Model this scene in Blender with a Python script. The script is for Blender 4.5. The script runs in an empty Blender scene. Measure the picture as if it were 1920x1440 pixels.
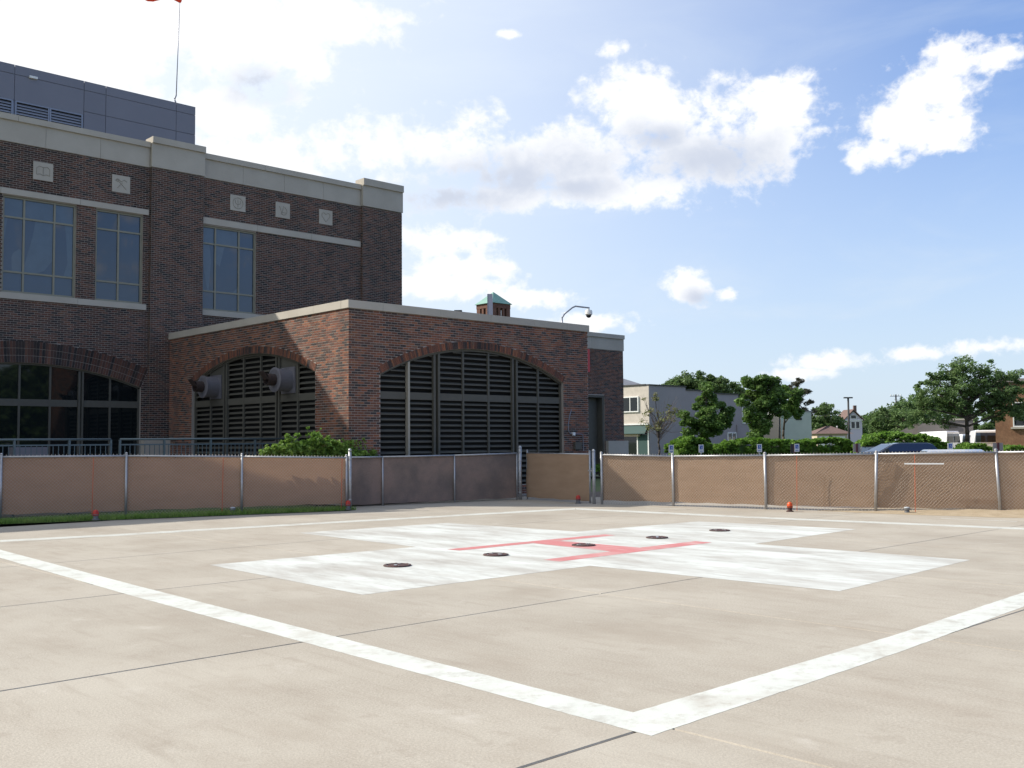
import bpy, math, random
import numpy as np
from mathutils import Vector, Matrix
R = math.radians
SC = bpy.context.scene
COL = SC.collection
rnd = random.Random(7)
nr = np.random.RandomState(11)

# ---------------------------------------------------------------- camera
cd = bpy.data.cameras.new("camera"); cam = bpy.data.objects.new("camera", cd); COL.objects.link(cam)
cd.sensor_width = 36; cd.lens = 35.67; cd.clip_end = 3000; cd.clip_start = 0.05
YAW, PITCH, ROLL = R(46.59), R(3.286), R(-0.458)
fw = Vector((math.cos(PITCH)*math.cos(YAW), math.cos(PITCH)*math.sin(YAW), math.sin(PITCH)))
rt = fw.cross(Vector((0, 0, 1))).normalized(); up = rt.cross(fw)
r2 = rt*math.cos(ROLL)+up*math.sin(ROLL); u2 = up*math.cos(ROLL)-rt*math.sin(ROLL)
cam.matrix_world = Matrix(((r2.x, u2.x, -fw.x, 0), (r2.y, u2.y, -fw.y, 0), (r2.z, u2.z, -fw.z, 1.65), (0, 0, 0, 1)))
SC.camera = cam

# ---------------------------------------------------------------- exposure
SC.view_settings.view_transform = 'Standard'; SC.view_settings.look = 'None'
SC.view_settings.exposure = 0.24; SC.view_settings.gamma = 1; SC.view_settings.use_curve_mapping = False
SC.render.engine = 'CYCLES'
SC.cycles.max_bounces = 6; SC.cycles.diffuse_bounces = 3; SC.cycles.glossy_bounces = 3
SC.cycles.transmission_bounces = 3; SC.cycles.transparent_max_bounces = 4
SC.cycles.caustics_reflective = False; SC.cycles.caustics_refractive = False
SC.cycles.use_denoising = True

# ---------------------------------------------------------------- sun
SUN_DIR = Vector((-0.72, 1.0, 0.92)).normalized()
sl = bpy.data.lights.new("sun", 'SUN'); so = bpy.data.objects.new("sun", sl); COL.objects.link(so)
sl.energy = 5.0; sl.angle = R(0.53); sl.color = (1.0, 0.94, 0.84)
so.rotation_euler = SUN_DIR.to_track_quat('Z', 'Y').to_euler(); so.location = (-20, 20, 40)

# ---------------------------------------------------------------- sky
W = bpy.data.worlds.new("World"); SC.world = W; W.use_nodes = True
wt = W.node_tree; wt.nodes.clear()
def wn(t, **k):
    n = wt.nodes.new(t)
    for a, b in k.items(): setattr(n, a, b)
    return n
def wl(a, b): wt.links.new(a, b)
def wmath(op, a, b=None, clamp=False):
    n = wn('ShaderNodeMath', operation=op, use_clamp=clamp)
    for i, v in enumerate((a, b)):
        if v is None: continue
        if isinstance(v, (int, float)): n.inputs[i].default_value = v
        else: wl(v, n.inputs[i])
    return n.outputs[0]
def wmap(v, a, b, c, d, kind='SMOOTHSTEP'):
    n = wn('ShaderNodeMapRange', interpolation_type=kind)
    wl(v, n.inputs[0])
    for i, q in enumerate((a, b, c, d)): n.inputs[i+1].default_value = q
    return n.outputs[0]
def wmix(f, a, b):
    n = wn('ShaderNodeMix', data_type='RGBA')
    if isinstance(f, (int, float)): n.inputs[0].default_value = f
    else: wl(f, n.inputs[0])
    for i, v in ((6, a), (7, b)):
        if isinstance(v, tuple): n.inputs[i].default_value = v+(1,)
        else: wl(v, n.inputs[i])
    return n.outputs[2]
sky = wn('ShaderNodeTexSky', sky_type='NISHITA', sun_disc=False)
sky.sun_elevation = math.asin(SUN_DIR.z); sky.sun_rotation = math.atan2(SUN_DIR.x, SUN_DIR.y) % (2*math.pi)
sky.air_density = 1.0; sky.dust_density = 0.9; sky.ozone_density = 2.6
tc = wn('ShaderNodeTexCoord'); dirv = tc.outputs['Generated']
sep = wn('ShaderNodeSeparateXYZ'); wl(dirv, sep.inputs[0])
az = wmath('MULTIPLY', wmath('ARCTAN2', sep.outputs[1], sep.outputs[0]), 180/math.pi)
el = wmath('MULTIPLY', wmath('ARCSINE', sep.outputs[2]), 180/math.pi)
cmb = wn('ShaderNodeCombineXYZ'); wl(az, cmb.inputs[0]); wl(el, cmb.inputs[1])
def wnoise(scale, detail, rough, off=(0, 0, 0), stretch=(1, 1, 1), dist=0.0):
    m = wn('ShaderNodeMapping'); wl(dirv, m.inputs[0])
    m.inputs['Location'].default_value = off; m.inputs['Scale'].default_value = stretch
    n = wn('ShaderNodeTexNoise'); wl(m.outputs[0], n.inputs['Vector'])
    n.inputs['Scale'].default_value = scale; n.inputs['Detail'].default_value = detail
    n.inputs['Roughness'].default_value = rough; n.inputs['Distortion'].default_value = dist
    return n.outputs['Fac']
N1 = wnoise(9.0, 9, 0.58, (3.1, 1.7, 0.4), (1, 1, 1.5), 0.35)
N2 = wnoise(22.0, 6, 0.6, (0.3, 5.7, 2.4), (1, 1, 1.3), 0.2)
N4 = wnoise(64.0, 5, 0.6, (2.3, 0.7, 9.4), (1, 1, 1.2), 0.2)
N3 = wnoise(3.2, 7, 0.6, (7.3, 2.7, 1.4), (1, 1, 3.5), 0.6)
def blobs(L, start=-1.2):
    cur = None
    for a, e, ra, re in L:
        s = wn('ShaderNodeVectorMath', operation='SUBTRACT'); wl(cmb.outputs[0], s.inputs[0]); s.inputs[1].default_value = (a, e, 0)
        m = wn('ShaderNodeVectorMath', operation='MULTIPLY'); wl(s.outputs[0], m.inputs[0]); m.inputs[1].default_value = (1/ra, 1/re, 0)
        l = wn('ShaderNodeVectorMath', operation='LENGTH'); wl(m.outputs[0], l.inputs[0])
        cur = l.outputs['Value'] if cur is None else wmath('MINIMUM', cur, l.outputs['Value'])
    return wmath('MAXIMUM', wmath('SUBTRACT', 1.0, cur), start)
CLOUDS = [
 (54.38, 15.94, 3.89, 1.56), (49.84, 16.17, 5.17, 1.94), (45.27, 15.43, 5.78, 2.01), (42.53, 15.09, 2.73, 2.01), (46.50, 13.71, 5.77, 1.05), (40.73, 13.89, 3.62, 0.98),
 (39.13, 19.34, 2.86, 1.38), (37.06, 17.99, 3.57, 1.67), (34.69, 17.70, 3.81, 1.93), (32.08, 17.64, 3.16, 1.70), (36.21, 15.70, 4.43, 2.03), (32.12, 15.99, 3.15, 1.55), (38.32, 14.09, 3.58, 1.01),
 (24.07, 18.13, 2.75, 1.61), (22.22, 19.16, 2.17, 1.22), (20.70, 19.06, 1.12, 0.70), (24.91, 16.39, 2.51, 1.54), (26.56, 15.09, 2.02, 0.92), (23.10, 15.91, 1.42, 1.26),
 (69.97, 20.90, 8.53, 5.77), (62.62, 21.74, 7.36, 3.13), (56.19, 22.73, 4.48, 1.64), (59.14, 20.69, 3.80, 1.61), (62.58, 17.75, 3.11, 1.63), (61.14, 15.36, 4.29, 1.67),
 (50.47, 11.22, 3.63, 1.00), (48.96, 9.89, 3.33, 0.89), (50.79, 8.70, 5.41, 1.01), (45.95, 8.09, 3.03, 0.60),
 (36.64, 8.34, 1.29, 0.94), (34.54, 7.97, 0.64, 0.38), (46.58, 22.34, 0.92, 0.32), (40.92, 21.47, 1.16, 0.54),
 (28.76, 4.14, 3.28, 0.57), (25.26, 4.50, 1.62, 0.42), (21.18, 4.68, 2.22, 0.60), (42.03, 6.66, 2.70, 0.54), (30.71, 3.62, 2.23, 0.41)]
GREY = [(46.49, 14.87, 5.78, 1.50), (49.55, 13.72, 4.55, 0.99), (60.59, 19.25, 1.73, 0.97), (35.33, 15.36, 4.40, 1.30), (37.98, 16.64, 1.79, 0.85), (36.06, 7.88, 0.88, 0.47), (42.84, 14.23, 2.73, 0.81)]
F = wmath('MULTIPLY', blobs(CLOUDS), 1.5)
# other parts of the sky carry the same kind of broken fair-weather cloud
away = wmap(wmath('ABSOLUTE', wmath('SUBTRACT', az, 46.6)), 30, 44, 0, 1)
high = wmap(el, 24, 34, 0, 1)
Fo = wmath('MULTIPLY', wmath('SUBTRACT', N3, 0.66), 5)
Fo = wmath('SUBTRACT', Fo, wmath('MULTIPLY', wmath('SUBTRACT', 1.0, wmath('MAXIMUM', away, high)), 3.0))
F = wmath('MAXIMUM', F, Fo)
nz = wmath('ADD', wmath('MULTIPLY', wmath('SUBTRACT', N1, 0.5), 4.2), wmath('ADD', wmath('MULTIPLY', wmath('SUBTRACT', N2, 0.5), 3.2), wmath('MULTIPLY', wmath('SUBTRACT', N4, 0.5), 2.4)))
dens = wmap(wmath('ADD', F, nz), -0.30, 0.95, 0, 1)
G = wmath('ADD', blobs(GREY), wmath('MULTIPLY', wmath('SUBTRACT', N1, 0.5), 2.2))
G = wmath('ADD', G, wmath('MULTIPLY', wmath('SUBTRACT', N2, 0.5), 1.4))
shade = wmap(G, -0.65, 1.05, 0, 0.78)
cc = wmix(shade, (0.90, 0.91, 0.93), (0.46, 0.52, 0.65))
hz = wn('ShaderNodeHueSaturation'); wl(sky.outputs[0], hz.inputs['Color']); hz.inputs['Saturation'].default_value = 1.25
SKY_STR = 0.14
bs = wn('ShaderNodeMix', data_type='RGBA', blend_type='MULTIPLY'); bs.inputs[0].default_value = 1
wl(hz.outputs[0], bs.inputs[6]); bs.inputs[7].default_value = (SKY_STR*.80, SKY_STR*.95, SKY_STR*1.22, 1)
# thin high veil: thicker low down and towards the sun
sd = wn('ShaderNodeVectorMath', operation='DOT_PRODUCT'); wl(dirv, sd.inputs[0]); sd.inputs[1].default_value = SUN_DIR
veil = wmath('ADD', wmap(el, -2, 26, 0.85, 0.10), wmap(sd.outputs['Value'], 0.05, 0.8, 0.0, 0.5))
veil = wmath('ADD', veil, wmath('MULTIPLY', wmap(N3, 0.48, 0.78, 0, 1), 0.18), True)
c1 = wmix(veil, bs.outputs[2], (0.61, 0.70, 0.80))
c1 = wmix(wmap(sd.outputs['Value'], -0.12, 0.66, 0.0, 0.88), c1, (0.80, 0.86, 0.93))
c2 = wmix(wmath('MULTIPLY', dens, wmap(el, -1, 6, 0.55, 1.0)), c1, cc)
bg = wn('ShaderNodeBackground'); wl(c2, bg.inputs[0]); bg.inputs[1].default_value = 1.0
out = wn('ShaderNodeOutputWorld'); wl(bg.outputs[0], out.inputs[0])

# ---------------------------------------------------------------- helpers
def setp(o, label=None, cat=None, group=None, kind=None):
    if label: o['label'] = label
    if cat: o['category'] = cat
    if group: o['group'] = group
    if kind: o['kind'] = kind
    return o
def empty(name, loc, label=None, cat=None, group=None):
    o = bpy.data.objects.new(name, None); COL.objects.link(o); o.location = loc; o.empty_display_size = 0.2
    return setp(o, label, cat, group)
def root_loc(o):
    while o.parent: o = o.parent
    return Vector(o.location)
def link(name, me, parent=None, loc=None):
    o = bpy.data.objects.new(name, me); COL.objects.link(o)
    if parent: o.parent = parent
    if loc is not None: o.location = loc
    return o
BOXF = ((0, 3, 2, 1), (4, 5, 6, 7), (0, 1, 5, 4), (1, 2, 6, 5), (2, 3, 7, 6), (3, 0, 4, 7))
class MB:
    def __init__(s): s.v = []; s.f = []
    def add(s, V, Fc):
        b = len(s.v); s.v.extend(V); s.f.extend([tuple(b+i for i in q) for q in Fc])
    def box(s, x0, x1, y0, y1, z0, z1):
        s.add([(x0, y0, z0), (x1, y0, z0), (x1, y1, z0), (x0, y1, z0), (x0, y0, z1), (x1, y0, z1), (x1, y1, z1), (x0, y1, z1)], BOXF)
    def hexa(s, V): s.add(V, BOXF)
    def quad(s, a, b, c, d): s.add([a, b, c, d], [(0, 1, 2, 3)])
    def poly(s, pts): s.add(pts, [tuple(range(len(pts)))])
    def prism(s, pts, d):
        n = len(pts); q = [tuple(Vector(p)+Vector(d)) for p in pts]
        s.add(list(pts)+q, [tuple(range(n))[::-1], tuple(range(n, 2*n))]+[(i, (i+1) % n, n+(i+1) % n, n+i) for i in range(n)])
    def tube(s, a, b, r0, r1=None, n=6, cap=True):
        r1 = r0 if r1 is None else r1
        a = Vector(a); b = Vector(b); d = (b-a)
        if d.length < 1e-6: return
        d.normalize(); t = Vector((0, 0, 1)) if abs(d.z) < 0.9 else Vector((1, 0, 0))
        x = d.cross(t).normalized(); y = d.cross(x)
        V = []
        for c, r in ((a, r0), (b, r1)):
            for i in range(n):
                w = 2*math.pi*i/n; V.append(tuple(c+x*(r*math.cos(w))+y*(r*math.sin(w))))
        Fc = [(i, n+i, n+(i+1) % n, (i+1) % n) for i in range(n)]
        if cap: Fc += [tuple(range(n)), tuple(range(2*n-1, n-1, -1))]
        s.add(V, Fc)
    def path(s, pts, r, n=6):
        for a, b in zip(pts[:-1], pts[1:]): s.tube(a, b, r, n=n)
    def lathe(s, c, prof, n=20, axis='z'):
        V = []
        for r, h in prof:
            for i in range(n):
                w = 2*math.pi*i/n
                p = (r*math.cos(w), r*math.sin(w), h)
                if axis == 'x': p = (h, p[0], p[1])
                if axis == '-x': p = (-h, p[1], p[0])
                V.append((c[0]+p[0], c[1]+p[1], c[2]+p[2]))
        Fc = []
        for k in range(len(prof)-1):
            for i in range(n): Fc.append((k*n+i, k*n+(i+1) % n, (k+1)*n+(i+1) % n, (k+1)*n+i))
        Fc += [tuple(range(n))[::-1], tuple((len(prof)-1)*n+i for i in range(n))]
        s.add(V, Fc)
    def build(s, name, mat, parent=None, smooth=False, world=True, kind=None, label=None):
        me = bpy.data.meshes.new(name)
        off = root_loc(parent) if (parent and world) else Vector((0, 0, 0))
        me.from_pydata([(p[0]-off.x, p[1]-off.y, p[2]-off.z) for p in s.v], [], s.f)
        me.materials.append(mat)
        if smooth: me.polygons.foreach_set('use_smooth', [True]*len(me.polygons))
        me.update()
        o = link(name, me, parent)
        return setp(o, label, None, None, kind)
def copy_tree(o, parent=None, loc=None, rz=None):
    c = o.copy(); COL.objects.link(c); c.parent = parent
    for k in ('label',):
        if k in c and parent is None: del c[k]
    if loc is not None: c.location = loc
    if rz is not None: c.rotation_euler.z = rz
    for ch in list(o.children): copy_tree(ch, c)
    return c

# ---------------------------------------------------------------- materials
def M(name, col, col2=None, scale=2.0, rough=0.8, metal=0.0, bump=0.0, bscale=60.0, stretch=(1, 1, 1), spec=0.5, detail=6,
      lo=0.35, hi=0.65, island=0.0, objr=0.0, transl=0.0, tcol=None, fine=0.0, fscale=80, coat=0.0):
    m = bpy.data.materials.new(name); m.use_nodes = True; t = m.node_tree; N = t.nodes; b = N['Principled BSDF']
    b.inputs['Roughness'].default_value = rough; b.inputs['Metallic'].default_value = metal
    b.inputs['Specular IOR Level'].default_value = spec; b.inputs['Coat Weight'].default_value = coat
    geo = N.new('ShaderNodeNewGeometry'); mp = N.new('ShaderNodeMapping'); t.links.new(geo.outputs['Position'], mp.inputs[0])
    mp.inputs['Scale'].default_value = stretch
    def noise(sc, de, ro=0.55):
        n = N.new('ShaderNodeTexNoise'); t.links.new(mp.outputs[0], n.inputs['Vector']); n.inputs['Scale'].default_value = sc
        n.inputs['Detail'].default_value = de; n.inputs['Roughness'].default_value = ro; return n.outputs['Fac']
    cur = None
    rgb = N.new('ShaderNodeRGB'); rgb.outputs[0].default_value = tuple(col)+(1,); cur = rgb.outputs[0]
    def mix(f, a, bb, bt='MIX'):
        x = N.new('ShaderNodeMix'); x.data_type = 'RGBA'; x.blend_type = bt
        if isinstance(f, float): x.inputs[0].default_value = f
        else: t.links.new(f, x.inputs[0])
        for i, v in ((6, a), (7, bb)):
            if isinstance(v, tuple): x.inputs[i].default_value = v+(1,)
            else: t.links.new(v, x.inputs[i])
        return x.outputs[2]
    def rng(v, a, bb, c, d):
        x = N.new('ShaderNodeMapRange'); t.links.new(v, x.inputs[0])
        for i, q in enumerate((a, bb, c, d)): x.inputs[i+1].default_value = q
        return x.outputs[0]
    def grey(v):
        x = N.new('ShaderNodeCombineColor')
        for i in range(3): t.links.new(v, x.inputs[i])
        return x.outputs[0]
    if col2: cur = mix(rng(noise(scale, detail), lo, hi, 0, 1), cur, tuple(col2))
    if fine: cur = mix(1.0, cur, grey(rng(noise(fscale, 3), 0.25, 0.75, 1-fine, 1+fine)), 'MULTIPLY')
    if island: cur = mix(1.0, cur, grey(rng(geo.outputs['Random Per Island'], 0, 1, 1-island, 1+island)), 'MULTIPLY')
    if objr:
        oi = N.new('ShaderNodeObjectInfo'); cur = mix(1.0, cur, grey(rng(oi.outputs['Random'], 0, 1, 1-objr, 1+objr)), 'MULTIPLY')
    t.links.new(cur, b.inputs['Base Color'])
    if bump:
        bn = N.new('ShaderNodeBump'); bn.inputs['Strength'].default_value = bump; bn.inputs['Distance'].default_value = 0.01
        t.links.new(noise(bscale, 4), bn.inputs['Height']); t.links.new(bn.outputs[0], b.inputs['Normal'])
    if transl:
        tr = N.new('ShaderNodeBsdfTranslucent'); ms = N.new('ShaderNodeMixShader'); ms.inputs[0].default_value = transl
        if tcol: tr.inputs[0].default_value = tuple(tcol)+(1,)
        else: t.links.new(cur, tr.inputs[0])
        t.links.new(b.outputs[0], ms.inputs[1]); t.links.new(tr.outputs[0], ms.inputs[2])
        t.links.new(ms.outputs[0], N['Material Output'].inputs[0])
    return m
def brickmat(name, use_obj, tone=1.0, grey=0.0):
    m = bpy.data.materials.new(name); m.use_nodes = True; t = m.node_tree; N = t.nodes; b = N['Principled BSDF']
    b.inputs['Roughness'].default_value = 0.85; b.inputs['Specular IOR Level'].default_value = 0.3
    geo = N.new('ShaderNodeNewGeometry')
    if use_obj: r = N.new('ShaderNodeObjectInfo').outputs['Random']
    else: r = geo.outputs['Random Per Island']
    n = N.new('ShaderNodeTexNoise'); t.links.new(geo.outputs['Position'], n.inputs['Vector']); n.inputs['Scale'].default_value = 1.9; n.inputs['Detail'].default_value = 4
    mr = N.new('ShaderNodeMapRange'); t.links.new(n.outputs['Fac'], mr.inputs[0])
    for i, q in enumerate((0.3, 0.7, -0.12, 0.12)): mr.inputs[i+1].default_value = q
    ad = N.new('ShaderNodeMath'); ad.operation = 'ADD'; t.links.new(r, ad.inputs[0]); t.links.new(mr.outputs[0], ad.inputs[1])
    cr = N.new('ShaderNodeValToRGB'); t.links.new(ad.outputs[0], cr.inputs[0])
    E = cr.color_ramp.elements; gm = lambda c: tuple(q*(1-grey)+grey*sum(c)/3 for q in c); cols = [(0.0, (.044, .037, .036)), (.12, (.060, .044, .039)), (.24, (.100, .056, .043)), (.45, (.135, .062, .043)), (.66, (.175, .074, .046)), (.82, (.215, .080, .046)), (.94, (.245, .105, .055)), (1.0, (.15, .095, .07))]
    cols = [(p_, gm(c_)) for p_, c_ in cols]; E[0].position = 0; E[0].color = tuple(c*tone for c in cols[0][1])+(1,); E[1].position = 1; E[1].color = tuple(c*tone for c in cols[-1][1])+(1,)
    for p, c in cols[1:-1]:
        e = E.new(p); e.color = tuple(q*tone for q in c)+(1,)
    n2 = N.new('ShaderNodeTexNoise'); t.links.new(geo.outputs['Position'], n2.inputs['Vector']); n2.inputs['Scale'].default_value = 45
    m2 = N.new('ShaderNodeMapRange'); t.links.new(n2.outputs['Fac'], m2.inputs[0])
    for i, q in enumerate((0.3, 0.7, 0.8, 1.2)): m2.inputs[i+1].default_value = q
    mx = N.new('ShaderNodeMix'); mx.data_type = 'RGBA'; mx.blend_type = 'MULTIPLY'; mx.inputs[0].default_value = 1
    t.links.new(cr.outputs[0], mx.inputs[6]); cc_ = N.new('ShaderNodeCombineColor')
    for i in range(3): t.links.new(m2.outputs[0], cc_.inputs[i])
    t.links.new(cc_.outputs[0], mx.inputs[7])
    mpw = N.new('ShaderNodeMapping'); t.links.new(geo.outputs['Position'], mpw.inputs[0]); mpw.inputs['Scale'].default_value = (1, 1, .16)
    n3 = N.new('ShaderNodeTexNoise'); t.links.new(mpw.outputs[0], n3.inputs['Vector']); n3.inputs['Scale'].default_value = 1.3; n3.inputs['Detail'].default_value = 6
    m3 = N.new('ShaderNodeMapRange'); t.links.new(n3.outputs['Fac'], m3.inputs[0])
    for i, q in enumerate((0.3, 0.72, .72, 1.22)): m3.inputs[i+1].default_value = q
    cw = N.new('ShaderNodeCombineColor')
    for i in range(3): t.links.new(m3.outputs[0], cw.inputs[i])
    mw = N.new('ShaderNodeMix'); mw.data_type = 'RGBA'; mw.blend_type = 'MULTIPLY'; mw.inputs[0].default_value = 1; t.links.new(mx.outputs[2], mw.inputs[6]); t.links.new(cw.outputs[0], mw.inputs[7])
    t.links.new(mw.outputs[2], b.inputs['Base Color'])
    bn = N.new('ShaderNodeBump'); bn.inputs['Strength'].default_value = 0.4; bn.inputs['Distance'].default_value = 0.004
    t.links.new(n2.outputs['Fac'], bn.inputs['Height']); t.links.new(bn.outputs[0], b.inputs['Normal'])
    return m
def concretemat():
    m = M('pad_concrete', (.352, .312, .255), (.425, .385, .322), scale=0.55, rough=0.92, bump=0.25, bscale=90, stretch=(1, .75, 1), fine=0.20, fscale=70, objr=0.035, lo=0.3, hi=0.7, spec=0.25, detail=9)
    t = m.node_tree; N = t.nodes; b = N['Principled BSDF']
    # broad weather stains and drag marks of the broom finish
    src = b.inputs['Base Color'].links[0].from_socket
    geo = N.new('ShaderNodeNewGeometry')
    def nz(scale, st, lo, hi, a, bb, rz=0.0, det=7, ro=.65):
        mp = N.new('ShaderNodeMapping'); t.links.new(geo.outputs['Position'], mp.inputs[0]); mp.inputs['Scale'].default_value = st; mp.inputs['Rotation'].default_value = (0, 0, rz)
        n = N.new('ShaderNodeTexNoise'); t.links.new(mp.outputs[0], n.inputs['Vector']); n.inputs['Scale'].default_value = scale; n.inputs['Detail'].default_value = det; n.inputs['Roughness'].default_value = ro
        r = N.new('ShaderNodeMapRange'); t.links.new(n.outputs['Fac'], r.inputs[0])
        for i, q in enumerate((lo, hi, a, bb)): r.inputs[i+1].default_value = q
        return r.outputs[0]
    cur = src
    mpc = N.new('ShaderNodeMapping'); t.links.new(geo.outputs['Position'], mpc.inputs[0])
    cn = N.new('ShaderNodeTexNoise'); t.links.new(mpc.outputs[0], cn.inputs['Vector']); cn.inputs['Scale'].default_value = .33; cn.inputs['Detail'].default_value = 6; cn.inputs['Roughness'].default_value = .5
    c1_ = N.new('ShaderNodeMath'); c1_.operation = 'SUBTRACT'; t.links.new(cn.outputs['Fac'], c1_.inputs[0]); c1_.inputs[1].default_value = .47
    c2_ = N.new('ShaderNodeMath'); c2_.operation = 'ABSOLUTE'; t.links.new(c1_.outputs[0], c2_.inputs[0])
    c3_ = N.new('ShaderNodeMapRange'); t.links.new(c2_.outputs[0], c3_.inputs[0])
    for i, q in enumerate((.0004, .0014, .13, 0)): c3_.inputs[i+1].default_value = q
    for v, c in ((c3_.outputs[0], (.17, .14, .11)), (nz(1.1, (1, .6, 1), .48, .74, 0, .4, .6), (.275, .225, .175)), (nz(.45, (1, 1, 1), .48, .72, 0, .7), (.46, .42, .35)), (nz(.9, (1, .6, 1), .52, .7, 0, .5, 1.2), (.31, .26, .205)), (nz(7, (1, .12, 1), .52, .75, 0, .5, .1), (.29, .245, .195)), (nz(170, (1, 1, 1), .55, .72, 0, .6, 0, 2), (.22, .19, .155)), (nz(120, (1, 1, 1), .6, .75, 0, .5, 2, 2), (.5, .46, .4)), (nz(2.6, (1, .9, 1), .60, .66, 0, .35, .3, 8), (.30, .255, .205)), (nz(1.7, (1, .8, 1), .62, .72, 0, .45, 1.9, 9), (.52, .48, .42))):
        x = N.new('ShaderNodeMix'); x.data_type = 'RGBA'; t.links.new(v, x.inputs[0]); t.links.new(cur, x.inputs[6]); x.inputs[7].default_value = c+(1,); cur = x.outputs[2]
    t.links.new(cur, b.inputs['Base Color'])
    return m
def paintmat(name, col, under, wear_lo, wear_hi, st_=None):
    m = M(name, col, tuple(c*.95 for c in col), scale=1.5, rough=0.75, bump=0.15, bscale=90, spec=0.3)
    t = m.node_tree; N = t.nodes; b = N['Principled BSDF']; src = b.inputs['Base Color'].links[0].from_socket
    geo = N.new('ShaderNodeNewGeometry'); cur = src
    for sc_, st, rz, lo, hi, amt, c in ((1.6, (1, .3, 1), .9, wear_lo, wear_hi, .75, under), (9, (1, .25, 1), .9, .55, .74, .65, under), (3.4, (1, .3, 1), .8, .54, .66, .38, tuple(q*.72 for q in under)), (.8, (1, .4, 1), .3, .58, .8, .4, tuple(q*.8 for q in col)), (60, (1, 1, 1), 0, .66, .74, .6, under)):
        mp = N.new('ShaderNodeMapping'); t.links.new(geo.outputs['Position'], mp.inputs[0]); mp.inputs['Scale'].default_value = st_ or st; mp.inputs['Rotation'].default_value = (0, 0, rz)
        n = N.new('ShaderNodeTexNoise'); t.links.new(mp.outputs[0], n.inputs['Vector']); n.inputs['Scale'].default_value = sc_; n.inputs['Detail'].default_value = 9; n.inputs['Roughness'].default_value = .68
        r = N.new('ShaderNodeMapRange'); t.links.new(n.outputs['Fac'], r.inputs[0])
        for i, q in enumerate((lo, hi, 0, amt)): r.inputs[i+1].default_value = q
        x = N.new('ShaderNodeMix'); x.data_type = 'RGBA'; t.links.new(r.outputs[0], x.inputs[0]); t.links.new(cur, x.inputs[6]); x.inputs[7].default_value = tuple(c)+(1,); cur = x.outputs[2]
    t.links.new(cur, b.inputs['Base Color'])
    return m
mBrick = brickmat('brick_clay', False); mBrickO = brickmat('brick_clay_single', True); mBrickF = brickmat('brick_clay_far', False, .75); mBrickM = brickmat('brick_clay_shaded', False, .62, .22)  # main wall: same brick, its dimmer light put into a darker, greyer tone
mMortar = M('mortar', (.31, .275, .24), (.37, .33, .29), scale=4, rough=.95, bump=.4)
mStone = M('cast_stone', (.40, .36, .30), (.45, .41, .345), scale=1.2, rough=.85, bump=.12, bscale=40, fine=.06)
mStoneD = M('carved_stone', (.30, .275, .23), None, rough=.9)
mPanel = M('metal_panel', (.185, .178, .198), (.20, .192, .212), scale=.6, rough=.45, metal=.25, objr=.03)
mPanelTrim = M('panel_trim', (.25, .26, .30), None, rough=.4, metal=.4)
mDark = M('dark_void', (.012, .012, .013), None, rough=.9)
mFrame = M('tan_window_frame', (.22, .21, .155), (.25, .235, .175), scale=2, rough=.5)
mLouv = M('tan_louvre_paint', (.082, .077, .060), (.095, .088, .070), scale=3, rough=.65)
mLouvL = M('lit_louvre_tone', (.34, .31, .25), None, rough=.5)  # lighter copy of the louvre colour, paints one mullion as lit
mGlass = M('window_glass', (.020, .045, .085), (.015, .036, .068), scale=.35, rough=.02, spec=.65, coat=0.3)
mGlassP = M('window_glass_with_blind', (.05, .085, .125), (.04, .07, .105), scale=3, rough=.05, spec=.65, coat=0.3)
mGlassD = M('lower_window_glass', (.008, .011, .012), None, rough=.03, spec=.55)
mGalv = M('galvanised_steel', (.44, .44, .45), (.36, .365, .375), scale=12, rough=.45, metal=.6)
mGalvW = M('galvanised_wire', (.50, .45, .40), None, rough=.5, metal=.2)
mScreen = M('brown_privacy_screen', (.48, .29, .195), (.42, .255, .17), scale=1.4, rough=.9, stretch=(1, 1, 3), fine=.12, fscale=140, transl=.20, tcol=(.42, .26, .15))
mScreenR = M('tan_privacy_screen', (.36, .24, .155), (.32, .21, .132), scale=1.6, rough=.9, stretch=(1, 1, 4), fine=.10, fscale=140, transl=.12)
mScreenD = M('dark_gate_screen', (.245, .17, .135), (.155, .118, .098), scale=1.3, rough=.8, lo=.4, hi=.62, fine=.15, fscale=50)
mConc = concretemat()
UND = (.37, .32, .26)
mPaint = paintmat('white_pad_paint', (.62, .635, .595), (.36, .33, .29), .40, .62)
mPaintL = paintmat('white_line_paint', (.60, .61, .56), UND, .50, .72, (.8, 1, 1))
mRed = paintmat('faded_red_paint', (.52, .19, .185), (.56, .44, .41), .50, .72)
mJoint = M('joint_sealant', (.12, .092, .075), None, rough=.9)
mGrass = M('grass_blade', (.17, .30, .05), (.28, .38, .10), scale=3, rough=.7, island=.4, transl=.3)
mSoil = M('sandy_soil', (.33, .26, .17), (.40, .32, .22), scale=4, rough=1, bump=.8, bscale=30, fine=.2, fscale=60)
mAsph = M('asphalt', (.055, .055, .057), (.075, .073, .07), scale=1, rough=.9, bump=.3, fine=.2)
mGround = M('lawn_ground', (.07, .11, .03), (.10, .13, .045), scale=.4, rough=1, fine=.3, fscale=20)
mRail = M('painted_railing', (.12, .155, .165), None, rough=.45, metal=.3)
mOrange = M('orange_plastic', (.75, .10, .02), None, rough=.35, transl=.15)
mRedLens = M('red_lens', (.50, .03, .015), None, rough=.3, transl=.15)
mRod = M('orange_rod', (.50, .13, .06), None, rough=.5)
mLampBase = M('lamp_base_grey', (.16, .16, .165), None, rough=.5, metal=.5)
mSoot = M('sooty_steel', (.028, .018, .016), (.045, .026, .02), scale=20, rough=.8)
mRust = M('rusty_light_housing', (.045, .022, .02), (.085, .032, .027), scale=20, rough=.7, bump=.5)
mClear = M('clear_lens', (.45, .47, .48), None, rough=.1)
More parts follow.
